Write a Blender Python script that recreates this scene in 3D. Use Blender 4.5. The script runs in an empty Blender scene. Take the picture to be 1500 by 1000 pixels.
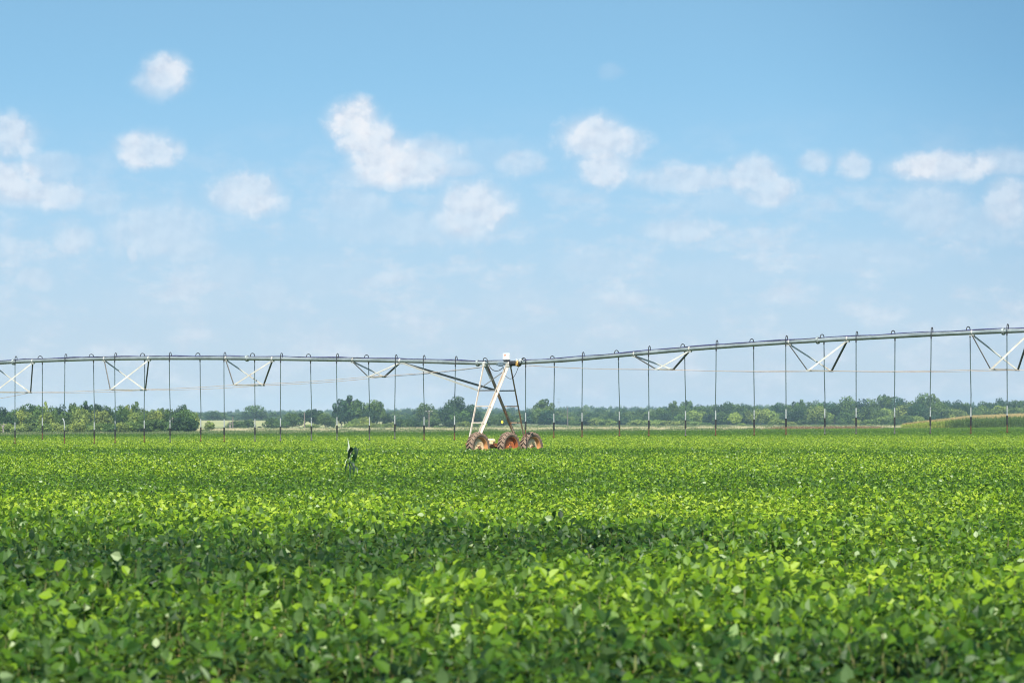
import bpy, math, random
import numpy as np
from mathutils import Vector, Matrix

random.seed(7)
rng = np.random.default_rng(11)
SC = bpy.context.scene
COL = SC.collection

# ------------------------------------------------------------------ camera
F = 4600.0          # focal length in photograph pixels (1500 wide)
HZ = 620.0          # horizon row
H = 1.62            # eye height
cam_d = bpy.data.cameras.new('camera')
cam = bpy.data.objects.new('camera', cam_d)
COL.objects.link(cam)
cam.location = (0, 0, H)
cam.rotation_euler = (math.radians(90), 0, 0)
cam_d.sensor_width = 36.0
cam_d.lens = F / 1500 * 36
cam_d.shift_y = (HZ - 500) / 1500
cam_d.clip_start = 0.1
cam_d.clip_end = 12000
cam_d.dof.use_dof = True
cam_d.dof.focus_distance = 62
cam_d.dof.aperture_fstop = 6.0
SC.camera = cam

# ------------------------------------------------------------------ light
SUN_EL = math.radians(54)
SUN_AZ = math.radians(-178)      # measured from +Y towards +X
sd = Vector((math.sin(SUN_AZ) * math.cos(SUN_EL), math.cos(SUN_AZ) * math.cos(SUN_EL), math.sin(SUN_EL)))
sun_d = bpy.data.lights.new('sun', 'SUN')
sun_d.energy = 4.9
sun_d.angle = math.radians(0.5)
sun_d.color = (1.0, 0.955, 0.88)
sun = bpy.data.objects.new('sun', sun_d)
sun.rotation_euler = sd.to_track_quat('Z', 'Y').to_euler()
sun.location = (0, 0, 30)
COL.objects.link(sun)
SC.view_settings.view_transform = 'Standard'
SC.view_settings.look = 'None'
SC.view_settings.gamma = 1
SC.view_settings.use_curve_mapping = False
SC.view_settings.exposure = 0.75
SC.render.engine = 'CYCLES'
SC.cycles.use_denoising = True
SC.cycles.max_bounces = 8
SC.cycles.diffuse_bounces = 3
SC.cycles.glossy_bounces = 2
SC.cycles.transmission_bounces = 4
SC.cycles.volume_bounces = 1
SC.cycles.use_fast_gi = False
SC.cycles.sample_clamp_indirect = 6
SC.cycles.filter_width = 1.0

HAZE_DENSITY = 0.00015
HAZE_COLOR = (0.53, 0.74, 1.0)

# ------------------------------------------------------------------ node helpers
class NT:
    def __init__(s, tree):
        s.t = tree; s.n = tree.nodes; s.l = tree.links
    def add(s, typ, **kw):
        n = s.n.new(typ)
        for k, v in kw.items(): setattr(n, k, v)
        return n
    def put(s, sock, v):
        if isinstance(v, bpy.types.NodeSocket): s.l.new(v, sock)
        elif v is not None: sock.default_value = v
    def math(s, op, a, b=None, c=None, clamp=False):
        n = s.add('ShaderNodeMath', operation=op); n.use_clamp = clamp
        s.put(n.inputs[0], a)
        if b is not None: s.put(n.inputs[1], b)
        if c is not None: s.put(n.inputs[2], c)
        return n.outputs[0]
    def vmath(s, op, a, b=None, out=0):
        n = s.add('ShaderNodeVectorMath', operation=op)
        s.put(n.inputs[0], a)
        if b is not None: s.put(n.inputs[1], b)
        return n.outputs[out]
    def xyz(s, x, y, z=0.0):
        n = s.add('ShaderNodeCombineXYZ')
        s.put(n.inputs[0], x); s.put(n.inputs[1], y); s.put(n.inputs[2], z)
        return n.outputs[0]
    def sep(s, v):
        n = s.add('ShaderNodeSeparateXYZ'); s.put(n.inputs[0], v); return n.outputs
    def noise(s, v, scale, detail=4, rough=.55, dist=0.0):
        n = s.add('ShaderNodeTexNoise')
        s.put(n.inputs['Vector'], v); n.inputs['Scale'].default_value = scale
        n.inputs['Detail'].default_value = detail; n.inputs['Roughness'].default_value = rough
        n.inputs['Distortion'].default_value = dist
        return n
    def mrange(s, v, a, b, c=0.0, d=1.0, mode='SMOOTHSTEP'):
        n = s.add('ShaderNodeMapRange', interpolation_type=mode); n.clamp = True
        s.put(n.inputs[0], v)
        for i, q in zip((1, 2, 3, 4), (a, b, c, d)): s.put(n.inputs[i], q)
        return n.outputs[0]
    def mix(s, f, a, b, blend='MIX'):
        n = s.add('ShaderNodeMix', data_type='RGBA', blend_type=blend)
        s.put(n.inputs[0], f)
        s.put(n.inputs[6], a if isinstance(a, bpy.types.NodeSocket) else (*a, 1))
        s.put(n.inputs[7], b if isinstance(b, bpy.types.NodeSocket) else (*b, 1))
        return n.outputs[2]
    def ramp(s, v, stops, interp='LINEAR'):
        n = s.add('ShaderNodeValToRGB'); n.color_ramp.interpolation = interp
        s.put(n.inputs[0], v)
        e = n.color_ramp.elements
        while len(e) < len(stops): e.new(0.5)
        for k, (p, c) in enumerate(stops):
            e[k].position = p; e[k].color = (*c, 1)
        return n.outputs[0]

# ------------------------------------------------------------------ world: Nishita sky with cumulus
W = bpy.data.worlds.new('World'); SC.world = W; W.use_nodes = True
w = NT(W.node_tree); w.n.clear()
geo = w.add('ShaderNodeTexCoord').outputs['Generated']
dx, dy, dz = w.sep(geo)
sky = w.add('ShaderNodeTexSky', sky_type='NISHITA')
sky.sun_disc = False
sky.sun_elevation = SUN_EL; sky.sun_rotation = SUN_AZ
sky.altitude = 100; sky.air_density = 1.0; sky.dust_density = 0.6; sky.ozone_density = 1.5
el = w.math('ARCSINE', dz)
# the lowest degrees of the sky read as clear as the photograph's polarised sky
zup = w.math('MAXIMUM', w.math('ADD', w.math('MULTIPLY', dz, 1.5), 0.16), 0.05)
w.put(sky.inputs['Vector'], w.vmath('NORMALIZE', w.xyz(dx, dy, zup)))
SKYTINT = (0.96, 1.21, 1.09)
skyc = w.mix(1.0, sky.outputs[0], SKYTINT, 'MULTIPLY')
HAZEBAND = 0.80
hor = w.mrange(dz, -0.01, 0.115, 1.0, 0.0)
az = w.math('ARCTAN2', dx, dy)
P = w.xyz(w.math('MULTIPLY', az, F), w.math('MULTIPLY', el, F), 0.0)   # direction as angle, in 1/4600 rad
n1 = w.noise(P, 0.016, 5, .6)
warp = w.vmath('MULTIPLY', w.vmath('SUBTRACT', n1.outputs['Color'], (.5, .5, .5)), (26, 22, 0))
PW = w.vmath('ADD', P, warp)
CL = [(243,108,24,20,.85),(236,124,30,18,.6),(216,222,36,20,.75),(263,222,10,12,.35),
 (12,206,34,26,.65),(48,286,66,17,.7),(14,262,34,18,.7),(92,288,30,13,.6),(70,250,46,16,.32),
 (358,286,42,26,.72),(385,300,28,18,.4),(152,300,24,16,.3),(235,338,62,34,.42),(108,354,24,18,.48),(195,374,8,12,.45),(280,366,36,16,.32),
 (50,410,24,13,.35),(330,402,34,25,.22),(395,430,22,22,.2),(260,440,80,20,.14),
 (518,178,32,24,1.0),(538,206,32,26,1.0),(566,236,44,28,1.0),(602,244,44,24,.85),(636,226,34,19,.6),(575,262,72,15,.5),(664,248,30,12,.5),
 (694,306,44,33,.72),(672,288,20,16,.6),(640,332,74,22,.28),(520,298,42,20,.36),(560,332,90,20,.24),(500,400,70,26,.14),
 (765,242,28,14,.45),(728,230,60,22,.15),(872,203,42,26,.88),(886,240,34,26,.72),(922,210,24,20,.45),
 (1000,264,62,16,.52),(985,252,20,16,.3),(1104,256,30,22,.66),(1132,280,30,16,.62),(1052,264,50,14,.36),(1080,296,70,16,.2),
 (1000,338,46,15,.5),(1195,240,20,13,.5),(1250,245,19,16,.55),(1380,248,60,17,.85),(1470,243,42,17,.5),
 (1360,308,46,30,.4),(1384,330,12,22,.3),(1478,298,28,28,.55),(1446,332,64,22,.22),(1240,378,110,20,.2),
 (880,386,54,20,.2),(750,440,40,16,.16),(890,440,50,16,.16),(895,105,14,10,.16),(1060,400,60,16,.12)]
Fm = None; Im = None
for (cx, cy, rx, ry, a) in CL:
    ax_, ey_ = math.atan((cx - 750) / F) * F, math.atan((HZ - cy) / F) * F
    d = w.vmath('MULTIPLY', w.vmath('SUBTRACT', PW, (ax_, ey_, 0)), (1 / rx, 1 / ry, 0))
    ln = w.vmath('LENGTH', d, out=1)
    f = w.math('SUBTRACT', 1.94, ln)
    fc = w.math('MULTIPLY', w.math('MULTIPLY', f, 1.1, clamp=True), a)
    Fm = f if Fm is None else w.math('MAXIMUM', Fm, f)
    Im = fc if Im is None else w.math('MAXIMUM', Im, fc)
n2 = w.noise(P, 0.030, 8, .54)
n3 = w.noise(P, 0.012, 7, .6)
edge = w.mrange(w.math('ADD', Fm, w.math('MULTIPLY', w.math('SUBTRACT', n2.outputs[0], .5), 3.6)), .0, 1.30)
inner = w.mrange(n3.outputs[0], .3, .65, .55, 1.0)
alpha = w.math('MULTIPLY', w.math('MULTIPLY', edge, Im), inner)
veil = w.math('MULTIPLY', w.mrange(Fm, -.1, 1.5), w.math('MULTIPLY', Im, .78))
alpha = w.math('MAXIMUM', alpha, veil)
# the rest of the sky carries the same kind of scattered cumulus
outside = w.mrange(w.math('ABSOLUTE', w.math('SUBTRACT', az, 0.0)), .19, .30)
outhigh = w.mrange(el, .15, .24)
PO = w.xyz(w.math('MULTIPLY', az, 3.0), w.math('MULTIPLY', el, 7.0), 0.0)
n4 = w.noise(PO, 2.2, 8, .6)
other = w.math('MULTIPLY', w.mrange(n4.outputs[0], .56, .74), w.math('MULTIPLY', w.math('MAXIMUM', outside, outhigh), .7))
other = w.math('MULTIPLY', other, w.mrange(el, .02, .08))
wisps = w.math('MULTIPLY', w.mrange(w.noise(w.vmath('MULTIPLY', P, (1, 1.9, 1)), .009, 7, .62).outputs[0], .44, .68), w.mrange(el, .105, .05, .0, .42))
alpha = w.math('MAXIMUM', w.math('MAXIMUM', alpha, other), wisps)
CLOUD = (5.5, 5.58, 5.8)
CLOUD_SH = (4.4, 4.55, 5.05)
n2b = w.noise(w.vmath('ADD', P, (-6.0, 9.0, 0.0)), 0.030, 8, .54)
relief = w.math('SUBTRACT', n2.outputs[0], n2b.outputs[0])
cl = w.mix(w.mrange(w.math('ADD', w.math('MULTIPLY', relief, .75), w.math('MULTIPLY', w.math('SUBTRACT', alpha, .35), .14)), -.16, .14), CLOUD_SH, CLOUD)
HAZE_SKY = (3.66, 3.72, 4.02)
side = w.mrange(w.math('ADD', az, w.math('MULTIPLY', el, .5)), .12, .24, 1.0, .74)
skyc = w.mix(1.0, skyc, w.xyz(side, w.math('POWER', side, .7), w.math('POWER', side, .5)), 'MULTIPLY')
skyc = w.mix(w.math('MULTIPLY', hor, HAZEBAND), skyc, HAZE_SKY)
fin = w.mix(w.math('MULTIPLY', alpha, 0.96), skyc, cl)
bg = w.add('ShaderNodeBackground'); w.put(bg.inputs[0], fin); bg.inputs[1].default_value = 0.10
wo = w.add('ShaderNodeOutputWorld'); w.l.new(bg.outputs[0], wo.inputs[0])

# ------------------------------------------------------------------ generic helpers
def tag(o, label=None, cat=None, group=None, kind=None):
    if label: o['label'] = label
    if cat: o['category'] = cat
    if group: o['group'] = group
    if kind: o['kind'] = kind
    return o

def link_mesh(name, me, parent=None, loc=None):
    o = bpy.data.objects.new(name, me); COL.objects.link(o)
    if parent: o.parent = parent
    if loc is not None: o.location = loc
    return o

def empty(name, loc, rz=0, parent=None):
    o = bpy.data.objects.new(name, None); COL.objects.link(o)
    o.location = loc; o.rotation_euler = (0, 0, rz); o.empty_display_size = .3
    if parent: o.parent = parent
    return o

def copy_tree(o, parent=None):
    c = o.copy(); COL.objects.link(c); c.parent = parent
    for ch in list(o.children): copy_tree(ch, c)
    return c

class MB:
    def __init__(s): s.v = []; s.f = []; s.sm = []
    def add(s, vs, fs, smooth=False):
        b = len(s.v); s.v += [tuple(v) for v in vs]
        s.f += [tuple(i + b for i in f) for f in fs]; s.sm += [smooth] * len(fs)
    def frame(s, a, b, up=(0, 0, 1)):
        a, b = Vector(a), Vector(b); z = (b - a).normalized(); up = Vector(up)
        if abs(z.dot(up)) > .98: up = Vector((1, 0, 0))
        x = up.cross(z).normalized(); y = z.cross(x)
        return a, b, x, y, z
    def bar(s, a, b, w_, h_, up=(0, 0, 1)):
        a, b, x, y, z = s.frame(a, b, up)
        pr = [(-w_/2, -h_/2), (w_/2, -h_/2), (w_/2, h_/2), (-w_/2, h_/2)]
        vs = [a + x*p + y*q for p, q in pr] + [b + x*p + y*q for p, q in pr]
        s.add(vs, [(0,1,2,3)[::-1], (4,5,6,7), (0,1,5,4), (1,2,6,5), (2,3,7,6), (3,0,4,7)])
    def angle(s, a, b, w_, t=.007, up=(0, 0, 1), flip=1):
        a, b, x, y, z = s.frame(a, b, up)
        pr = [(0,0),(w_*flip,0),(w_*flip,t),(t*flip,t),(t*flip,w_),(0,w_)]
        pr = [(p - w_*flip/2, q - w_/2) for p, q in pr]
        vs = [a + x*p + y*q for p, q in pr] + [b + x*p + y*q for p, q in pr]
        n = 6
        s.add(vs, [tuple(range(n))[::-1], tuple(range(n, 2*n))] + [(i, (i+1) % n, (i+1) % n + n, i+n) for i in range(n)])
    def tube(s, pts, r, n=8, caps=True, smooth=True):
        pts = [Vector(p) for p in pts]; m = len(pts)
        rs = r if isinstance(r, (list, tuple)) else [r]*m
        vs = []; px = None
        for i, p in enumerate(pts):
            z = ((pts[min(i+1, m-1)] - pts[max(i-1, 0)])).normalized()
            if px is None:
                up = Vector((0,0,1)) if abs(z.z) < .9 else Vector((1,0,0))
                x = up.cross(z).normalized()
            else: x = (px - z*px.dot(z)).normalized()
            px = x; y = z.cross(x)
            for k in range(n):
                an = 2*math.pi*k/n; vs.append(p + (x*math.cos(an) + y*math.sin(an))*rs[i])
        fs = [(i*n+k, i*n+(k+1) % n, (i+1)*n+(k+1) % n, (i+1)*n+k) for i in range(m-1) for k in range(n)]
        s.add(vs, fs, smooth)
        if caps: s.add([vs[k] for k in range(n)], [tuple(range(n))[::-1]]); s.add([vs[(m-1)*n+k] for k in range(n)], [tuple(range(n))])
    def lathe(s, prof, n=32, c=(0,0,0), axis='x', smooth=True):
        # prof: (axial, radius)
        vs = []
        for a, r in prof:
            for k in range(n):
                t = 2*math.pi*k/n; p = (a, r*math.cos(t), r*math.sin(t))
                if axis == 'z': p = (p[1], p[2], p[0])
                vs.append(Vector(p) + Vector(c))
        m = len(prof)
        s.add(vs, [(i*n+k, i*n+(k+1) % n, (i+1)*n+(k+1) % n, (i+1)*n+k) for i in range(m-1) for k in range(n)], smooth)
    def box(s, c, sx, sy, sz, bev=0.0):
        x, y, z = sx/2, sy/2, sz/2; b = bev
        if b <= 0:
            vs = [(-x,-y,-z),(x,-y,-z),(x,y,-z),(-x,y,-z),(-x,-y,z),(x,-y,z),(x,y,z),(-x,y,z)]
            s.add([Vector(v)+Vector(c) for v in vs], [(3,2,1,0),(4,5,6,7),(0,1,5,4),(1,2,6,5),(2,3,7,6),(3,0,4,7)])
            return
        def ring(xx, yy, zz, cc):
            return [(-xx+cc,-yy,zz),(xx-cc,-yy,zz),(xx,-yy+cc,zz),(xx,yy-cc,zz),(xx-cc,yy,zz),(-xx+cc,yy,zz),(-xx,yy-cc,zz),(-xx,-yy+cc,zz)]
        R = [ring(x-b,y-b,-z,b), ring(x,y,-z+b,b), ring(x,y,z-b,b), ring(x-b,y-b,z,b)]
        vs = [Vector(v)+Vector(c) for r in R for v in r]
        fs = [tuple(range(8))[::-1], tuple(range(24, 32))]
        for i in range(3): fs += [(i*8+k, i*8+(k+1) % 8, (i+1)*8+(k+1) % 8, (i+1)*8+k) for k in range(8)]
        s.add(vs, fs)
    def build(s, name, m, parent=None, loc=None):
        me = bpy.data.meshes.new(name); me.from_pydata(s.v, [], s.f)
        me.polygons.foreach_set('use_smooth', s.sm); me.materials.append(m); me.update()
        return link_mesh(name, me, parent, loc)

def new_mat(name):
    m = bpy.data.materials.new(name); m.use_nodes = True
    t = NT(m.node_tree); t.n.clear()
    out = t.add('ShaderNodeOutputMaterial')
    return m, t, out

def metal_mat(name, base, dirt, rust=(0.22, 0.075, 0.025), rust_amt=.3, metallic=.35, rough=.5, scale=3.0):
    m, t, out = new_mat(name)
    g = t.add('ShaderNodeNewGeometry').outputs['Position']
    b = t.add('ShaderNodeBsdfPrincipled')
    na = t.noise(g, scale, 6, .65).outputs[0]
    nb = t.noise(t.vmath('MULTIPLY', g, (1, 1, .35)), scale*4, 5, .7).outputs[0]
    c = t.mix(t.mrange(na, .35, .7), base, dirt)
    rf = t.mrange(t.math('ADD', t.math('MULTIPLY', na, .5), t.math('MULTIPLY', nb, .5)), .62 - .25*rust_amt, .72 - .2*rust_amt)
    c = t.mix(t.math('MULTIPLY', rf, min(1, rust_amt*2.2)), c, rust)
    t.put(b.inputs['Base Color'], c)
    t.put(b.inputs['Metallic'], t.math('MULTIPLY', t.math('SUBTRACT', 1, rf), metallic))
    t.put(b.inputs['Roughness'], t.mrange(nb, .2, .8, rough - .1, rough + .2))
    t.l.new(b.outputs[0], out.inputs[0])
    return m

def plain_mat(name, col, col2=None, rough=.6, scale=8, metallic=0):
    m, t, out = new_mat(name)
    g = t.add('ShaderNodeNewGeometry').outputs['Position']
    b = t.add('ShaderNodeBsdfPrincipled')
    n = t.noise(g, scale, 5, .6).outputs[0]
    t.put(b.inputs['Base Color'], t.mix(t.mrange(n, .35, .68), col, col2 or tuple(c*.7 for c in col)))
    b.inputs['Roughness'].default_value = rough; b.inputs['Metallic'].default_value = metallic
    t.l.new(b.outputs[0], out.inputs[0])
    return m

M = dict(
 pipe=metal_mat('galvanised_pipe', (.40,.44,.43), (.25,.29,.28), rust_amt=.06, metallic=.55, rough=.38, scale=1.2),
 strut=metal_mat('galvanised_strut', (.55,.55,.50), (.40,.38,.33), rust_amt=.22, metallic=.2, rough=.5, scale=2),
 strut_dark=metal_mat('dark_shaded_strut', (.17,.165,.15), (.11,.10,.09), rust_amt=.2, metallic=.3, rough=.5, scale=2),  # darker copy of the strut metal, shade of turned-away faces put into its colour
 rod=metal_mat('weathered_rod', (.52,.42,.32), (.42,.30,.22), rust_amt=.3, metallic=.15, rough=.5, scale=2),
 leg_white=metal_mat('pale_leg', (.66,.58,.49), (.54,.43,.35), rust_amt=.12, metallic=.1, rough=.5, scale=2),  # paler metal for the near pair of legs and their rungs
 leg_rust=metal_mat('rusty_leg', (.42,.32,.22), (.36,.20,.11), rust_amt=.5, metallic=.15, rough=.55, scale=2),
 drop=metal_mat('drop_galvanised', (.085,.125,.12), (.05,.08,.075), rust_amt=.05, metallic=.15, rough=.45, scale=1.5),
 sleeve=plain_mat('pale_sleeve', (.40,.42,.41), (.27,.29,.29), .45),
 black=plain_mat('black_rubber', (.018,.018,.02), (.03,.03,.03), .6),
 rust=plain_mat('rust_red', (.17,.06,.025), (.08,.045,.03), .8, 20),
 tyre=plain_mat('dusty_tyre', (.15,.10,.07), (.24,.165,.11), .85, 6),
 lug=plain_mat('dusty_lug', (.27,.19,.135), (.19,.13,.09), .85, 6),
 rim_tan=plain_mat('tan_rim', (.68,.33,.13), (.52,.22,.08), .65, 7),
 rim_red=plain_mat('red_orange_rim', (.52,.15,.045), (.34,.09,.03), .6, 7),
 hub_cream=plain_mat('cream_disc', (.88,.64,.38), (.76,.50,.27), .6, 5),
 hub_red=plain_mat('red_disc', (.62,.18,.05), (.46,.12,.035), .6, 5),
 beam=metal_mat('rusty_base_beam', (.50,.22,.09), (.36,.13,.05), rust_amt=.5, metallic=.1, rough=.65),
 white=plain_mat('white_paint', (.85,.85,.84), (.78,.78,.77), .4),
 orange=plain_mat('orange_print', (.75,.20,.05), (.7,.18,.05), .5),
 greybox=plain_mat('grey_blue_paint', (.16,.21,.25), (.11,.15,.18), .5),
 brass=plain_mat('brass_fitting', (.55,.32,.08), (.4,.22,.06), .4, metallic=.3),
 blue=plain_mat('blue_black_cable', (.03,.03,.09), (.05,.05,.16), .5),
 hose=plain_mat('clear_hose', (.55,.60,.60), (.35,.38,.38), .3),
 bark=plain_mat('bark', (.16,.13,.10), (.09,.075,.06), .9, 4),
 deadwood=plain_mat('bleached_deadwood', (.33,.28,.24), (.22,.19,.17), .9, 4),
 pole=plain_mat('weathered_pole', (.13,.10,.085), (.20,.16,.14), .85, 3),
 yellow=plain_mat('yellow_sign', (.85,.68,.03), (.8,.6,.03), .5),
)

def leaf_shader(name, colour_fn, rough=.5, trans=.35, spec=.25, back=None):
    m, t, out = new_mat(name)
    c = colour_fn(t)
    if back is not None:
        bf = t.add('ShaderNodeNewGeometry').outputs['Backfacing']
        c_front = c
        c = t.mix(t.math('MULTIPLY', bf, back[1]), c_front, back[0])
    p = t.add('ShaderNodeBsdfPrincipled')
    t.put(p.inputs['Base Color'], c); p.inputs['Roughness'].default_value = rough
    p.inputs['Specular IOR Level'].default_value = spec
    tr = t.add('ShaderNodeBsdfTranslucent')
    t.put(tr.inputs[0], t.mix(1.0, c, (1.25, 1.3, .55), 'MULTIPLY'))
    mx = t.add('ShaderNodeMixShader'); mx.inputs[0].default_value = trans
    t.l.new(p.outputs[0], mx.inputs[1]); t.l.new(tr.outputs[0], mx.inputs[2])
    t.l.new(mx.outputs[0], out.inputs[0])
    return m

def scatter(name, protos, pos, rotz, scale, idx, label=None, cat=None, tilt=None):
    """one 'stuff' object: instances of the prototype meshes on points"""
    pc = bpy.data.collections.new(name + '_sources')
    for k, o in enumerate(protos): o.name = '%s_source_%02d' % (name, k); pc.objects.link(o)
    n = len(pos)
    me = bpy.data.meshes.new(name); me.from_pydata([tuple(p) for p in pos], [], [])
    def attr(nm, typ, arr, key):
        a = me.attributes.new(nm, typ, 'POINT'); a.data.foreach_set(key, np.asarray(arr).ravel())
    rot = np.zeros((n, 3), np.float32); rot[:, 2] = rotz
    if tilt is not None: rot[:, :2] = tilt
    attr('rot', 'FLOAT_VECTOR', rot, 'vector'); attr('scl', 'FLOAT_VECTOR', np.asarray(scale, np.float32), 'vector')
    attr('pick', 'INT', np.asarray(idx, np.int32), 'value')
    o = link_mesh(name, me)
    ng = bpy.data.node_groups.new(name, 'GeometryNodeTree')
    ng.interface.new_socket('Geometry', in_out='INPUT', socket_type='NodeSocketGeometry')
    ng.interface.new_socket('Geometry', in_out='OUTPUT', socket_type='NodeSocketGeometry')
    N, L = ng.nodes, ng.links
    gi, go = N.new('NodeGroupInput'), N.new('NodeGroupOutput')
    ci = N.new('GeometryNodeCollectionInfo'); ci.inputs[0].default_value = pc
    ci.inputs['Separate Children'].default_value = True; ci.inputs['Reset Children'].default_value = True
    iop = N.new('GeometryNodeInstanceOnPoints'); iop.inputs['Pick Instance'].default_value = True
    def at(nm, typ):
        a = N.new('GeometryNodeInputNamedAttribute'); a.data_type = typ; a.inputs[0].default_value = nm; return a.outputs[0]
    e = N.new('FunctionNodeEulerToRotation'); L.new(at('rot', 'FLOAT_VECTOR'), e.inputs[0])
    L.new(gi.outputs[0], iop.inputs['Points']); L.new(ci.outputs[0], iop.inputs['Instance'])
    L.new(at('pick', 'INT'), iop.inputs['Instance Index']); L.new(e.outputs[0], iop.inputs['Rotation'])
    L.new(at('scl', 'FLOAT_VECTOR'), iop.inputs['Scale']); L.new(iop.outputs[0], go.inputs[0])
    md = o.modifiers.new('scatter', 'NODES'); md.node_group = ng
    return tag(o, label, cat, kind='stuff')

def np_mesh(name, V, Fq, mat, col=None, smooth=False):
    me = bpy.data.meshes.new(name)
    V = np.asarray(V, np.float32); Fq = np.asarray(Fq, np.int32)
    k = Fq.shape[1]
    me.vertices.add(len(V)); me.vertices.foreach_set('co', V.ravel())
    me.loops.add(Fq.size); me.loops.foreach_set('vertex_index', Fq.ravel())
    me.polygons.add(len(Fq)); me.polygons.foreach_set('loop_start', np.arange(0, Fq.size, k, dtype=np.int32))
    me.update(calc_edges=True)
    if col is not None:
        a = me.attributes.new('tint', 'FLOAT', 'POINT'); a.data.foreach_set('value', np.asarray(col, np.float32))
    if smooth: me.polygons.foreach_set('use_smooth', [True]*len(Fq))
    me.materials.append(mat); me.validate(); me.update()
    return me

# ------------------------------------------------------------------ terrain
def sstep(a, b, x):
    t = np.clip((x - a) / (b - a), 0, 1); return t*t*(3 - 2*t)
_ky = [0, 150, 400, 560, 900, 1200, 4000]
_ga = [0, 0, -.02, .08, .45, .8, .8]          # mean height
_gb = [0, 0, .30, .42, .45, .5, .5]           # rise from middle to right edge of view
def ground_z(X, Y):
    X = np.asarray(X, float); Y = np.asarray(Y, float)
    u = np.clip(X / (np.maximum(Y, 120)*.163), -1.6, 1.6)
    g = np.interp(Y, _ky, _ga) + np.interp(Y, _ky, _gb)*u
    hill = sstep(930, 1350, Y) * sstep(60, -130, X) * 4.0 * (.86 + .14*np.sin(X*.021 + 1.0))
    hill *= 1 - .25*sstep(-190, -330, X)
    return g + hill*.85
def edge_y(X):
    """far edge of the soybean field"""
    return 335 + 0.9*np.clip(np.asarray(X, float) + 55, -20, 130) + 25*sstep(20, 60, X)

ys = np.unique(np.concatenate([np.linspace(-150, 60, 30), np.geomspace(60, 3600, 110)]))
us = np.linspace(-1, 1, 121); us = np.sign(us)*np.abs(us)**1.7
V = []; 
for y in ys:
    hw = 600 + 0.35*max(y, 0)
    xs = us*hw
    z = ground_z(xs, np.full_like(xs, y))
    V += list(zip(xs, np.full_like(xs, y), z))
nc = len(us)
Fq = [(r*nc+c, r*nc+c+1, (r+1)*nc+c+1, (r+1)*nc+c) for r in range(len(ys)-1) for c in range(nc-1)]
gm, t, out = new_mat('ground_earth')
gp = t.add('ShaderNodeNewGeometry').outputs['Position']
gx, gy, gz = t.sep(gp)
nz = t.noise(gp, .02, 6, .6).outputs[0]; nf = t.noise(gp, .6, 5, .7).outputs[0]
soil = t.mix(nf, (.045, .032, .02), (.09, .062, .04))
grass = t.mix(t.mrange(nz, .35, .65), (.13, .17, .07), (.25, .235, .13))
strip = t.mix(nf, (.40, .36, .25), (.30, .29, .17))
pasture = t.mix(t.mrange(t.noise(gp, .035, 5, .65).outputs[0], .4, .65), (.25, .27, .11), (.36, .33, .16))
wy = t.math('ADD', gy, t.math('MULTIPLY', t.math('SUBTRACT', nz, .5), 60))
grass = t.mix(t.mrange(wy, 540, 600), grass, strip)
grass = t.mix(t.mrange(wy, 800, 900), grass, t.mix(nf, (.10, .15, .06), (.2, .2, .1)))
c = t.mix(t.mrange(gz, .25, .7), grass, t.mix(t.mrange(gx, -60, -25), pasture, grass))
ed = t.math('ADD', 335, t.math('MULTIPLY', .9, t.math('ADD', gx, 55)))
c = t.mix(t.mrange(t.math('SUBTRACT', gy, ed), 0, 6), soil, c)
bs = t.add('ShaderNodeBsdfPrincipled'); t.put(bs.inputs['Base Color'], c); bs.inputs['Roughness'].default_value = .95
bs.inputs['Specular IOR Level'].default_value = .1
t.l.new(bs.outputs[0], out.inputs[0])
ground = link_mesh('ground', np_mesh('ground', V, Fq, gm, smooth=True)); tag(ground, kind='structure')

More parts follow.
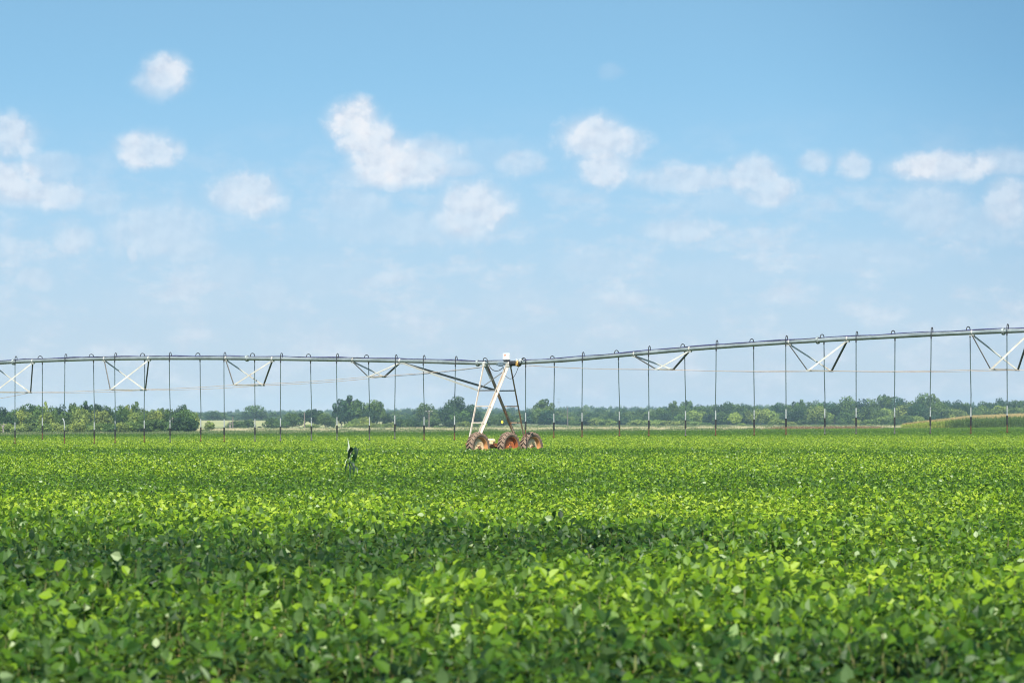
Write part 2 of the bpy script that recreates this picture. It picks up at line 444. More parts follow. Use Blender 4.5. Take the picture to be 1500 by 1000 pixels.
# ------------------------------------------------------------------ soybeans
PATCH = [  # x, y, rx, ry, amount : areas of darker or yellower leaf colour
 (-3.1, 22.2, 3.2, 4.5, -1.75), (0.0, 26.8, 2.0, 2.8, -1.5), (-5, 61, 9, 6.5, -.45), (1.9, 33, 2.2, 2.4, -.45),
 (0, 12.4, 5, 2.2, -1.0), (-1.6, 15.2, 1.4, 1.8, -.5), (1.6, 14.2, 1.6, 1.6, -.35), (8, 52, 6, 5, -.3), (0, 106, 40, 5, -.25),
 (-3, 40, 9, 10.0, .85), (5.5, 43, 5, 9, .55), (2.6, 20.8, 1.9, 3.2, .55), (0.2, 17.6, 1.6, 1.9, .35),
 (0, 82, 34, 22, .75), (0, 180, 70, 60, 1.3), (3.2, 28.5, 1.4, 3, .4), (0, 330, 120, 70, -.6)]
def soy_colour(t):
    g = t.add('ShaderNodeNewGeometry').outputs['Position']
    nw = t.noise(g, .35, 3, .6)
    gg = t.vmath('ADD', g, t.vmath('MULTIPLY', t.vmath('SUBTRACT', nw.outputs['Color'], (.5, .5, .5)), (2.4, 2.0, 0)))
    gg = t.vmath('MULTIPLY', gg, (1, 1, 0))
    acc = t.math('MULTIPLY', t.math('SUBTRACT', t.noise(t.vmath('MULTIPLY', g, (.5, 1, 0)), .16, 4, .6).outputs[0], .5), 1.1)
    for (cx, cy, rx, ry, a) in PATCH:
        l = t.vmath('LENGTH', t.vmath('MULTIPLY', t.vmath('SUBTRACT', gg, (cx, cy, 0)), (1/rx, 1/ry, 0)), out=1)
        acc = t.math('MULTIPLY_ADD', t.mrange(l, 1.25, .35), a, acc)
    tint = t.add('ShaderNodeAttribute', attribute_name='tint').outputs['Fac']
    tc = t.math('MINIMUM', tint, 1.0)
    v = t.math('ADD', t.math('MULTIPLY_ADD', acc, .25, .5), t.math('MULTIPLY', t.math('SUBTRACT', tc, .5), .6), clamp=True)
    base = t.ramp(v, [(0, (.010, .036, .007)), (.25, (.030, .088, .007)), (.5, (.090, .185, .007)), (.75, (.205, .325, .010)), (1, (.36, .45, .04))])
    base = t.mix(t.math('GREATER_THAN', tint, 1.5), base, (.34, .42, .21))
    return t.mix(t.math('GREATER_THAN', tint, 2.5), base, (.30, .22, .07))
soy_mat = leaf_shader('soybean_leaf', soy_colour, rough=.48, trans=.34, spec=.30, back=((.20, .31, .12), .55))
stem_mat = plain_mat('soy_stem', (.12, .15, .035), (.10, .09, .03), .8, 9)

def leaflet(L, wd, fold, curl):
    # nodes: base, L1, R1, L2, R2, tip, M1, M2
    pts = np.array([(0,0,0), (-wd*.46,.30*L,fold), (wd*.46,.30*L,fold), (-wd*.40,.64*L,fold*.8), (wd*.40,.64*L,fold*.8), (0,L,0), (0,.32*L,0), (0,.66*L,0)], float)
    pts[:, 2] -= curl * (pts[:, 1]/L)**2 * L
    return pts
LF = [(0,6,1,1), (0,2,6,6), (1,6,7,3), (6,2,4,7), (3,7,5,5), (7,4,5,5)]
def soy_tile(seed, size=2.0, plants=46, tri=25):
    r = np.random.default_rng(seed)
    Vs = []; Fs = []; Cs = []; base = 0
    Sv = []; Sf = []
    for p in range(plants):
        px, py = r.uniform(-size/2, size/2, 2); top = r.normal(0, .035); vig = r.normal(0, .13)
        for k in range(tri):
            rad = .24*math.sqrt(r.random()); an = r.uniform(0, 2*math.pi)
            hz = .60 + top - .62*rad**1.5*1.6 - abs(r.normal(0, .07)) - (r.random() < .22)*r.uniform(.05, .25)
            cx, cy = px + rad*math.cos(an), py + rad*math.sin(an)
            head = an + r.normal(0, .7)
            lt = r.normal(.48, .17) + vig
            size_l = r.uniform(.046, .080)
            for j, off in enumerate((0, 2.0, -2.0)):
                L = size_l*(1.12 if j == 0 else .95); P_ = leaflet(L, L*r.uniform(.66, .80), L*r.uniform(.02, .2), r.uniform(-.05, .35))
                pitch = r.normal(.05, .6) ; roll = r.normal(0, .55)
                if r.random() < .14: pitch += r.choice([-1, 1])*.9
                R = Matrix.Rotation(head + off - math.pi/2, 3, 'Z') @ Matrix.Rotation(pitch, 3, 'X') @ Matrix.Rotation(roll, 3, 'Y')
                R = np.array(R)
                d0 = .018
                Q = (P_ + (0, d0, 0)) @ R.T + (cx, cy, hz)
                Vs.append(Q); Fs += [tuple(i + base for i in f) for f in LF]; base += 8
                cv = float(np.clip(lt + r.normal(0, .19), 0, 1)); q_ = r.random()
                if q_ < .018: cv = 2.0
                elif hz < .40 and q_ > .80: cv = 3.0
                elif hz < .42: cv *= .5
                Cs += [cv]*8
            if k % 4 == 0:
                b = len(Sv); wv = .0035
                x0, y0 = px + r.normal(0, .02), py + r.normal(0, .02)
                Sv += [(x0-wv, y0, 0.02), (x0+wv, y0, 0.02), (cx+wv, cy, hz), (cx-wv, cy, hz), (x0, y0-wv, 0.02), (x0, y0+wv, 0.02), (cx, cy+wv, hz), (cx, cy-wv, hz)]
                Sf += [(b, b+1, b+2, b+3), (b+4, b+5, b+6, b+7)]
    V = np.concatenate(Vs)
    nL = len(V)
    me = bpy.data.meshes.new('soybean_tile')
    faces = [f[:3] if f[2] == f[3] else f for f in Fs] + [tuple(i + nL for i in f) for f in Sf]
    me.from_pydata([tuple(v) for v in V] + Sv, [], faces)
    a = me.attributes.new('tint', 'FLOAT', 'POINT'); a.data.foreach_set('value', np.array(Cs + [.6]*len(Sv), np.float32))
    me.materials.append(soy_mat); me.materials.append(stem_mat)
    me.polygons.foreach_set('material_index', [0]*len(Fs) + [1]*len(Sf)); me.update()
    return bpy.data.objects.new('soybean_tile', me)
tiles = [soy_tile(100 + k) for k in range(7)]
def canopy_lift(X, Y):
    """gentle swells of the stand"""
    z = .05*np.sin(Y*.42 + .5*np.sin(X*.6) + .4) * sstep(60, 20, Y)
    z += .09*np.exp(-((Y - 27.5 - .25*np.sin(X*.9)) / 2.6)**2)*sstep(4.0, 1.0, X)
    z -= .03*np.exp(-((Y - 34) / 4.0)**2)
    z += .05*np.exp(-((Y - 113 - 3*np.sin(X*.1))/10)**2) - .09*np.exp(-((Y - 140)/16)**2)
    z += .03*np.sin(X*.35 + Y*.11) + .035*np.sin(Y*.09 + X*.03)
    return z
pos = []
y = 3.0
while y < 520:
    hw = .17*y + 24
    for x in np.arange(-hw, hw, 1.9):
        xx = x + random.uniform(-.15, .15); yy = y + random.uniform(-.15, .15)
        if yy < edge_y(xx) - 1: pos.append((xx, yy))
    y += 1.9
pos = np.array(pos)
gz0 = ground_z(pos[:, 0], pos[:, 1])
lift = canopy_lift(pos[:, 0], pos[:, 1])
P3 = np.column_stack([pos, gz0 + np.minimum(lift, 0)*.5])
n = len(P3)
sz = 1 + lift/.6 + rng.normal(0, .02, n)
soy = scatter('soybean_field', tiles, P3, rng.integers(0, 4, n)*math.pi/2 + rng.normal(0, .12, n), np.column_stack([np.ones(n), np.ones(n), sz]),
   rng.integers(0, len(tiles), n), 'dense green soybean crop covering the whole foreground field', 'soybeans')

# ------------------------------------------------------------------ centre pivot irrigator
TH = math.radians(36)
cT, sT = math.cos(TH), math.sin(TH)
D = F / 37.0
X0 = (728 - 750) / F * D
pivot = empty('irrigation_pivot', (X0, D, 0), -TH)
tag(pivot, 'long galvanised centre pivot irrigator on a three-wheeled tower with hanging drop pipes', 'irrigator')
def t_of(px):
    u = (px - 750) / F
    return (u*D - X0) / (cT + u*sT)
def depth(t, wv=0.0): return D - sT*t + cT*wv
def hgt(y, dep): return H + (HZ - y) / F * dep
def w_of(px, t):
    u = (px - 750) / F
    return (u*(D - sT*t) - X0 - cT*t) / (sT - u*cT)
PY = [(-420,560),(-300,551),(-180,543),(-80,535.5),(0,531),(61,528.2),(95,526.8),(137,525.7),(212,524.6),(290,524.4),(362,524.7),(411,525.8),(493,526.5),(540,527.7),(580,528.4),(620,529.3),
      (667,530.8),(711,532),(745,532.8),(765,532),(812,529),(853,525.3),(902,521),(950,516.5),(1000,511.8),(1049,508.2),(1104,504.4),(1150,501.5),
      (1205,498),(1254,495.5),(1309,492.6),(1362,489.9),(1420,487),(1475,485),(1560,482),(1680,480),(1820,480)]
pt = np.array([t_of(a) for a, b in PY]); ph = np.array([hgt(b, depth(t_of(a))) for a, b in PY])
def pz(t): return float(np.interp(t, pt, ph))
RP = .078
ta, tb = t_of(747), t_of(763)
for lo, hi in ((pt[0], ta), (tb, pt[-1])):
    mb = MB(); ts = [lo] + [q for q in np.arange(lo + 1, hi - .5, 1.0)] + [hi]
    # smooth the measured heights
    zz = [np.mean([pz(q + e) for e in (-1.6, -.8, 0, .8, 1.6) if lo - .01 <= q + e <= hi + .01]) for q in ts]
    mb.tube([(q, 0, z) for q, z in zip(ts, zz)], RP, 14)
    sp = mb.build('span_pipe', M['pipe'], pivot)
    # cable tray on top
    mc = MB(); mc.tube([(q, .03*math.sin(q*1.3), z + RP + .022 + .018*math.sin(q*2.1)) for q, z in zip(ts, zz)], .016, 6)
    mc.tube([(q, -.03 + .02*math.sin(q*.9), z + RP + .014 + .014*math.sin(q*1.7 + 1)) for q, z in zip(ts, zz)], .012, 6)
    mc.build('control_cable', M['blue'], sp)
# flanges with bolts, and clamps
for px in (-240, 20, 362, 700, 1198, 1470, 1760):
    q = t_of(px); z = pz(q); mb = MB()
    for s_ in (-.02, .02): mb.lathe([(s_-.012, RP), (s_-.012, RP+.055), (s_+.012, RP+.055), (s_+.012, RP)], 16, (q, 0, z))
    for k in range(8):
        a = k*math.pi/4; mb.tube([(q-.05, (RP+.035)*math.cos(a), z+(RP+.035)*math.sin(a)), (q+.05, (RP+.035)*math.cos(a), z+(RP+.035)*math.sin(a))], .009, 6)
    mb.build('flange', M['pipe'], pivot)

# drop pipes: pixel column of the drop, its lower end, gooseneck type
DR = [(22,650,'B'),(62,643.6,'A'),(95,650,'B'),(137,650,'A'),(168,649,'B'),(212,648,'A'),(248,648,'B'),(293,646.5,'A'),(328,647,'B'),(373,647,'A'),
 (411,646,'B'),(455,645.6,'A'),(493,645,'B'),(540,645,'A'),(579,643,'B'),(620,645,'B'),(667,644.5,'B'),(770,640,'A'),(812,641.5,'A'),(853,640.6,'B'),(906,639,'A'),
 (950,639,'B'),(1003,638.8,'A'),(1049,638.2,'B'),(1104,638,'A'),(1151,637,'B'),(1207,636.6,'A'),(1254,636,'B'),(1311,635.6,'A'),(1364,635.4,'B'),(1421,635.6,'A'),(1475,634,'B'),
 (-16,651,'A'),(-50,651,'B'),(1530,634,'A'),(1588,634,'B')]
for (px, yb, ty) in DR:
    wo_ = .27 if ty == 'A' else -.13
    q = t_of(px)
    for _ in range(3):
        # solve t so that the offset drop lands on the measured column
        u = (px - 750) / F; q = (u*(D + cT*wo_) - X0 - sT*wo_) / (cT + u*sT)
    z = pz(q); dep = depth(q, wo_)
    zb = hgt(yb, dep)
    g = MB(); R_ = abs(wo_)/2; top = .14 if ty == 'A' else .17
    pts = [(q, 0, z + RP - .01)]
    for k in range(0, 13):
        a = math.pi*k/12
        pts.append((q, wo_*.5*(1 - math.cos(a)), z + RP + .03 + (top - .03)*math.sin(a)**.8))
    pts += [(q, wo_, z + RP - .05), (q, wo_, z - .12)]
    jx = random.uniform(-.055, .055)
    L = z - .12 - zb
    z1 = zb + .30; z2 = zb + .62; z3 = zb + .95
    hose = MB(); kink = px == 95
    path = [(q, wo_, z - .12), (q + jx*.3, wo_, z - .12 - L*.3), (q + jx, wo_, z - .12 - L*.6), (q + jx*.8, wo_, z3)]
    if kink: path = path[:-1] + [(q + .02, wo_, zb + 1.25)]
    hose.tube(path, .018, 7)
    dm = hose.build('drop_pipe', M['drop'], pivot)
    g.tube(pts, .017, 7); g.lathe([(z-.16, .024), (z-.08, .028), (z-.05, .024)], 8, (q, wo_, 0), 'z')
    g.build('gooseneck', M['black'], dm)
    sl = MB()
    if kink: sl.tube([(q - .13, wo_, zb + 1.12), (q - .05, wo_, z3 + .05), (q + jx*.8, wo_, z3 - .10), (q + jx*.8, wo_, z2)], .026, 7)
    else: sl.tube([(q + jx*.8, wo_, z3 + .012), (q + jx*.8, wo_, z2)], .025, 7)
    sl.build('pale_sleeve', M['sleeve'], dm)
    wt = MB(); wt.tube([(q + jx*.8, wo_, z2 - .003), (q + jx*.8, wo_, z1)], .034, 8); wt.build('hose_weight', M['black'], dm)
    nz_ = MB(); nz_.tube([(q + jx*.8, wo_, z1 - .003), (q + jx*.8, wo_, zb + .05)], .022, 7)
    nz_.lathe([(zb+.06, .02), (zb+.05, .05), (zb+.035, .052), (zb+.03, .02), (zb, .018)], 10, (q + jx*.8, wo_, 0), 'z')
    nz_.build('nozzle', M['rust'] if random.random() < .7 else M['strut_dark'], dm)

# trusses: pixel columns of pipe nodes A, B and lower nodes P (near), Q (far)
TR = [(-310,-215,-330,-266,596),(-100,-18,-94,-28,587),(-12,48,-8,45,574.5),(153,218,162,213,571),(331,399,343,386,564),(517,586,540,563,551.7),
      (929,1010,962,986,541),(1156,1241,1184,1218,543),(1424,1509,1452,1491,541.3),(1660,1745,1690,1730,543)]
nodes = []
for (A, B, Pp, Q, yy) in TR:
    a, b = t_of(A), t_of(B); c0 = (a + b)/2
    wP, wQ = w_of(Pp, c0), w_of(Q, c0)
    hw = min(1.35, (abs(wP) + abs(wQ))/2); 
    u = ((Pp+Q)/2 - 750)/F; c0 = (u*D - X0)/(cT + u*sT)
    zz = hgt(yy, depth(c0))
    nodes.append((c0, hw, zz))
    tr = empty('truss_section', (0, 0, 0), 0, pivot)
    pa, pb = (a, 0, pz(a) - RP*.9), (b, 0, pz(b) - RP*.9)
    n_, f_ = (c0, -hw, zz), (c0, hw, zz)
    for (p, q_, wd) in ((pa, n_, .052), (pa, f_, .060), (pb, n_, .060), (pb, f_, .056)):
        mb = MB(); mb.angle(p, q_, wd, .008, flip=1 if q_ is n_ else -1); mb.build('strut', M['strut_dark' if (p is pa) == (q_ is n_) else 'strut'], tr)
    mb = MB(); mb.angle((c0, -hw-.05, zz), (c0, hw+.05, zz), .06, .008); mb.box((c0, -hw, zz), .14, .08, .05); mb.box((c0, hw, zz), .14, .08, .05)
    mb.build('cross_strut', M['strut'], tr)
    for p in (pa, pb):
        mb = MB(); mb.box((p[0], 0, p[2] - .01), .16, .10, .09); mb.lathe([(-.03, RP+.004), (-.03, RP+.014), (.03, RP+.014), (.03, RP+.004)], 14, (p[0], 0, p[2]+RP*.9))
        mb.build('gusset', M['strut'], tr)
left = [n_ for n_ in nodes if n_[0] < 0]; right = [n_ for n_ in nodes if n_[0] > 0]
def rodrun(seq):
    for (p, q_) in zip(seq[:-1], seq[1:]):
        for s_ in (-1, 1):
            mb = MB(); L_ = abs(q_[0] - p[0])
            pts = []
            for k in range(9):
                f_ = k/8; pts.append((p[0] + (q_[0]-p[0])*f_, s_*(p[1] + (q_[1]-p[1])*f_), p[2] + (q_[2]-p[2])*f_ - .05*math.sin(math.pi*f_)*min(1, L_/6)))
            mb.tube(pts, .010, 6); mb.build('truss_rod', M['rod'], pivot)
tl, trr = t_of(711), t_of(772)
rodrun(left + [(tl, .07, hgt(537, depth(tl)))])
rodrun([(trr, .07, pz(trr) - RP - .02)] + right)

# tower
TW = empty('tower_frame', (0, 0, 0), 0, pivot)
legs = {}
AX, FX, FN = .60, .19, 1.68
zt = pz(0)
zb_ = .80
def legp(k, h):
    a, b = legs[k]; f_ = (h - a.z)/(b.z - a.z); return a.lerp(b, f_)
for key, sx, sn, wd, m in (('A', -1, -1, .075, 'leg_white'), ('B', 1, -1, .115, 'leg_white'), ('C', -1, 1, .085, 'leg_rust'), ('D', 1, 1, .065, 'leg_rust')):
    a = Vector((sx*AX, sn*.09, pz(sx*AX) - .02)); b = Vector((sx*FX, sn*FN, zb_))
    legs[key] = (a, b)
    mb = MB(); mb.angle(a, b, wd, .012, up=(sx, 0, 0), flip=sn*sx); mb.build('tower_leg', M[m], TW)
for k1, k2, m in (('A', 'B', 'leg_white'), ('C', 'D', 'leg_rust')):
    for h, wd in ((2.92, .05), (2.30, .045), (1.65, .045)):
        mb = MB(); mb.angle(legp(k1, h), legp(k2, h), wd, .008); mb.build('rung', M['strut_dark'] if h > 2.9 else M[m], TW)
# diagonal brace and end struts from the span to the tower
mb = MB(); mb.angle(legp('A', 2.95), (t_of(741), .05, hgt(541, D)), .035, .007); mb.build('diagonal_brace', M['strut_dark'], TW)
te = t_of(589)
for k, wd in (('A', .075), ('C', .085)):
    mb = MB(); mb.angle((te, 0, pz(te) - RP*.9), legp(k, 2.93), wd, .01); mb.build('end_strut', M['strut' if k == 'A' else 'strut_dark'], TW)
mb = MB(); mb.box((te, 0, pz(te) - RP - .01), .2, .1, .06); mb.build('gusset', M['strut'], TW)
for sx in (-1, 1):
    mb = MB(); q = sx*AX
    mb.box((q, 0, pz(q) - .05), .12, .26, .16, .01); mb.lathe([(-.05, RP+.004), (-.05, RP+.02), (.05, RP+.02), (.05, RP+.004)], 14, (q, 0, pz(q)))
    mb.bar((q, .08, pz(q)-.1), (q*.86, .36, pz(q)-.62), .03, .16) if sx < 0 else None
    mb.build('pipe_saddle', M['strut'], TW)

# base beam, gearboxes, motor
mb = MB(); mb.bar((0, -1.95, .78), (0, 2.15, .78), .13, .13); mb.bar((0, -1.7, .66), (0, 2.0, .66), .05, .08)
for yb in (-FN, FN): mb.bar((-.26, yb, .82), (.26, yb, .82), .10, .06)
beam = mb.build('base_beam', M['beam'], pivot)
mb = MB(); mb.lathe([(-.2, .0), (-.2, .07), (-.17, .095), (.12, .10), (.15, .085), (.2, .08), (.2, 0)], 16, (0, 0, 0), 'x')
mo = mb.build('drive_motor', M['hub_cream'], pivot, (.12, -.62, .93)); mo.rotation_euler = (0, 0, 1.2)
mb = MB(); mb.box((0, 0, 0), .18, .2, .1, .02); mb.build('motor_mount', M['hub_cream'], mo, (0, 0, -.085))
mb = MB(); mb.tube([(.12, -1.7, .72), (.12, 2.1, .72)], .02, 8); mb.build('drive_shaft', M['beam'], pivot)

def wheel(loc, rm, hm, seed):
    w_ = empty('wheel', loc, 0, pivot)
    R0, RW, hwid = .648, .44, .135
    mb = MB()
    mb.lathe([(-.105, RW-.01), (-.135, RW+.03), (-.15, RW+.10), (-.145, RW+.15), (-.12, R0-.07), (-.06, R0-.058), (0, R0-.054), (.06, R0-.058), (.12, R0-.07), (.145, RW+.15), (.15, RW+.10), (.135, RW+.03), (.105, RW-.01)], 56)
    ty = mb.build('tyre', M['tyre'], w_)
    mb = MB(); nl = 22
    for s_ in (-1, 1):
        for k in range(nl):
            a0 = 2*math.pi*(k + (.5 if s_ > 0 else 0))/nl; sw = .20
            segs = []
            for f_ in (0, .5, 1.0):
                a = a0 + sw*(1 - f_)*-1; x = s_*(.005 + .143*f_); r_out = R0 + .004 - .03*f_**3; r_in = r_out - .07
                da = .034 + .012*f_
                segs.append([(x, rr*math.cos(a+e), rr*math.sin(a+e)) for rr, e in ((r_in, -da*1.25), (r_in, da*1.25), (r_out, da*.8), (r_out, -da*.8))])
            # shoulder part running down the sidewall
            x = s_*.152; a = a0; da = .046
            segs.append([(x, rr*math.cos(a+e), rr*math.sin(a+e)) for rr, e in ((R0-.13, -da), (R0-.13, da), (R0-.05, da), (R0-.05, -da))])
            vs = [v for sg in segs for v in sg]; fs = [(0,1,2,3), (15,14,13,12)]
            for i in range(3): fs += [(i*4+j, i*4+(j+1) % 4, (i+1)*4+(j+1) % 4, (i+1)*4+j) for j in range(4)]
            mb.add(vs, fs)
    tl_ = mb.build('tread_lugs', M['lug'], ty); tl_['kind'] = 'stuff'
    mb = MB()
    mb.lathe([(-.12, RW+.03), (-.125, RW), (-.09, RW-.015), (-.05, RW-.05), (.03, RW-.05), (.09, RW-.015), (.125, RW), (.13, RW+.025), (.12, RW+.03)], 48)
    mb.build('rim', rm, w_)
    mb = MB()
    mb.lathe([(.0, RW-.05), (.012, .34), (.05, .31), (.06, .25), (.03, .20), (.035, .13), (.05, .11)], 40)
    dsc = mb.build('wheel_disc', hm, w_)
    mb = MB(); mb.lathe([(.05, .115), (.065, .09), (.08, .045), (.10, .04), (.10, 0)], 20)
    for k in range(8):
        a = k*math.pi/4; mb.tube([(.03, .165*math.cos(a), .165*math.sin(a)), (.06, .165*math.cos(a), .165*math.sin(a))], .014, 6)
    mb.build('hub', M['rust'], dsc)
    mb = MB(); mb.tube([(-.12, .35, .22), (.0, .36, .22)], .012, 6)
    w_.rotation_euler = (seed, 0, 0)
    return w_
def base_pt(px, off):  # position along the beam for a wheel centre seen at column px
    u = (px - 750)/F
    return (u*(D - sT*off) - X0 - cT*off)/(sT - u*cT)
for px, rm, hm, sd_ in ((700.5, 'rim_tan', 'hub_cream', .1), (745.5, 'rim_red', 'hub_red', .6), (778.5, 'rim_tan', 'hub_cream', 1.3)):
    wl = wheel((.34, base_pt(px, .34), .64), M[rm], M[hm], sd_)
    if px == 745.5: wl['label'] = 'middle wheel with a red-orange rim'
    yb = base_pt(px, .34)
    mb = MB(); mb.box((.10, yb, .66), .22, .26, .30, .04); mb.tube([(.1, yb, .64), (.36, yb, .64)], .05, 10); mb.build('gearbox', M['beam'], pivot)

# control box and fittings on top of the tower
def at_px(px, y, wv=0.0):
    q = t_of(px); return Vector((q, wv, hgt(y, depth(q, wv))))
cb = at_px(742.3, 522.2, -.02)
mb = MB(); mb.box((0, 0, 0), .28, .13, .265, .012); bx = mb.build('control_box', M['white'], pivot, cb)
mb = MB(); mb.box((0, -.068, .0), .245, .006, .23, .0); mb.build('door_panel', M['white'], bx)
mb = MB(); mb.lathe([(0, 0), (0, .045)], 14, (0, 0, 0), 'x'); 
sg = MB(); sg.add([(-.09+.14*a, -.0725, .05+.028*math.sin(math.pi*a)*s_) for s_ in (1, -1) for a in [k/8 for k in range(9)]], [(i, i+1, 10+i, 9+i) for i in range(8)])
sg.build('orange_emblem', M['orange'], bx)
mb = MB(); c = at_px(743, 529.2); mb.box(c + Vector((0, -.02, .01)), .26, .10, .07, .01); mb.tube([c + Vector((-.08, 0, -.05)), c + Vector((-.08, 0, .06))], .02, 8); mb.tube([c + Vector((.09, 0, -.05)), c + Vector((.09, 0, .06))], .02, 8)
mb.build('box_bracket', M['black'], pivot)
mb = MB(); c = at_px(736.5, 533.2); mb.box(c + Vector((0, -.14, 0)), .24, .14, .17, .03); mb.tube([c + Vector((-.20, -.14, -.03)), c + Vector((-.12, -.14, -.03))], .03, 10)
mb.build('alignment_switch', M['greybox'], pivot)
mb = MB(); 
prof = [(ta - .02, RP+.005)]
for k in range(9): prof += [(ta + .02 + k*(tb-ta-.04)/9, RP+.012), (ta + .02 + (k+.5)*(tb-ta-.04)/9, RP+.03)]
prof += [(tb, RP+.005)]
mb.lathe(prof, 18, (0, 0, zt)); mb.build('flexible_joint', M['black'], pivot)
mb = MB(); c = at_px(759.5, 533.5); mb.lathe([(-.05, RP+.02), (-.05, RP+.05), (.05, RP+.05), (.05, RP+.02)], 16, (c.x, 0, pz(c.x))); mb.tube([c + Vector((0, -.14, .05)), c + Vector((0, -.14, -.06))], .035, 10)
mb.build('clamp', M['brass'], pivot)
mb = MB()
for k in range(5):
    c = at_px(760 + k*.5, 528.5, -.04); pts = [c + Vector((-.17 + .022*j, .05*math.sin(j*1.1 + k), .02*math.cos(j*.9 + k*1.3) + .012*k)) for j in range(18)]
    mb.tube(pts, .011, 6)
mb.build('coiled_hose', M['hose'], pivot)
def cable(pp, r=.011, m='black', name='loose_cable'):
    pts = [Vector(p) for p in pp]; out = []
    for i in range(len(pts)-1):
        p0 = pts[max(i-1, 0)]; p1 = pts[i]; p2 = pts[i+1]; p3 = pts[min(i+2, len(pts)-1)]
        for k in range(5):
            s_ = k/5; out.append(.5*((2*p1) + (-p0+p2)*s_ + (2*p0-5*p1+4*p2-p3)*s_*s_ + (-p0+3*p1-3*p2+p3)*s_**3))
    out.append(pts[-1]); mb = MB(); mb.tube(out, r, 6); mb.build(name, M[m], pivot)
cable([at_px(710, 528, -.1), at_px(710.3, 525.5, -.1), at_px(713, 524, -.12), at_px(716, 526, -.12), at_px(718.5, 532, -.14), at_px(722, 539, -.14), at_px(728, 543, -.14), at_px(735, 542, -.14), at_px(740.5, 537, -.14)], .016)
cable([at_px(741, 538, -.16), at_px(741, 545, -.16), at_px(746, 552, -.16), at_px(752, 554.5, -.16), at_px(758, 549, -.16), at_px(763, 537, -.16)], .011)
cable([at_px(744, 540, -.2), at_px(743.5, 552, -.2), at_px(739, 560, -.2), at_px(733, 567, -.2)], .010)
cable([at_px(764, 534, -.1), at_px(767, 528, -.12), at_px(770, 524.5, -.12), at_px(773, 527, -.12), at_px(771, 533, -.1)], .016)

# ------------------------------------------------------------------ volunteer corn plant in the field
corn_y = F*1.0/(694 - 620); corn_x = (513.5 - 750)/F*corn_y
cornm = leaf_shader('corn_leaf', lambda t: t.mix(t.noise(t.add('ShaderNodeNewGeometry').outputs['Position'], 9, 3).outputs[0], (.10, .22, .06), (.06, .16, .035)), rough=.33, trans=.25, spec=.6)
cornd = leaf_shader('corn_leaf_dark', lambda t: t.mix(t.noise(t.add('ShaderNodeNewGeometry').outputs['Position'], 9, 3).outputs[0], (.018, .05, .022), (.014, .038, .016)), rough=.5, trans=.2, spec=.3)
cornw = leaf_shader('corn_leaf_pale', lambda t: t.mix(t.noise(t.add('ShaderNodeNewGeometry').outputs['Position'], 9, 3).outputs[0], (.66,.68,.58), (.48,.55,.40)), rough=.3, trans=.2, spec=.6)
cp = empty('corn_plant', (corn_x, corn_y, 0))
tag(cp, 'single volunteer corn plant standing above the soybeans, left of the tower', 'corn plant')
def ribbon(pts, wd, m, parent, name='leaf', side=(1, 0, 0), fold=.25):
    pts = [Vector(p) for p in pts]; n_ = len(pts); sd_ = Vector(side).normalized(); v = []; f = []
    for i, p in enumerate(pts):
        s_ = i/(n_-1); ww = wd*(.55 + .45*min(1, s_*3))*(1 - s_**2.2)**.7 + .002
        tg = (pts[min(i+1, n_-1)] - pts[max(i-1, 0)]).normalized(); nr = tg.cross(sd_).normalized()
        v += [p - sd_*ww*.5 + nr*ww*fold, p, p + sd_*ww*.5 + nr*ww*fold]
    for i in range(n_-1): f += [(3*i, 3*i+1, 3*i+4, 3*i+3), (3*i+1, 3*i+2, 3*i+5, 3*i+4)]
    mb = MB(); mb.add(v, f, True); return mb.build(name, m, parent)
def c3(px, y, d=0.0): s_ = F/corn_y; return ((px - 513.5)/s_, d, H + (HZ - y)/s_)
mb = MB(); mb.tube([(0, 0, 0), c3(512.5, 690), c3(511.5, 672), c3(511.5, 662)], [.014, .013, .01, .006], 8); mb.build('stalk', cornm, cp)
ribbon([c3(511.5, 675), c3(512, 664, -.02), c3(510.8, 652, -.03), c3(509.3, 641, -.02)], .045, cornw, cp, side=(1, -.2, 0))
ribbon([c3(511.5, 668), c3(510.3, 660, -.03), c3(509.6, 654, -.05)], .045, cornw, cp, side=(1, .1, 0))
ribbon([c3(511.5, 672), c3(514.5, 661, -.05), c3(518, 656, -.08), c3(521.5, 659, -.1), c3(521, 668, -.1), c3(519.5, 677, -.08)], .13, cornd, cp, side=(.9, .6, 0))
ribbon([c3(511, 671), c3(515, 662, -.06), c3(518.5, 659, -.09)], .04, cornw, cp, side=(.5, -.3, .6))
ribbon([c3(511.5, 672), c3(509, 672, -.04), c3(506.5, 676.5, -.08), c3(505.5, 681, -.09)], .03, cornw, cp, side=(.6, -.2, .5))
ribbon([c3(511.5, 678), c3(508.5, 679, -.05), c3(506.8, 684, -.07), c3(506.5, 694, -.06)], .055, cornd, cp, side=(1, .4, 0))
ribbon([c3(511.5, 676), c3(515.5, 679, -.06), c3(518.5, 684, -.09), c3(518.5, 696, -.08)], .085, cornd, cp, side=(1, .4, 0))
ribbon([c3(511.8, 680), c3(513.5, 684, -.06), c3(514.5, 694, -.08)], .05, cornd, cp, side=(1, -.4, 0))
ribbon([c3(511.8, 670), c3(516, 664, -.03), c3(519.5, 668, .03), c3(518, 680, .05), c3(516.5, 690, .05)], .10, cornm, cp, side=(.9, -.5, 0))
ribbon([c3(512, 688), c3(519, 682, .05), c3(522.5, 685, .08), c3(523.5, 693, .1)], .055, cornw, cp, side=(.9, .2, .2))

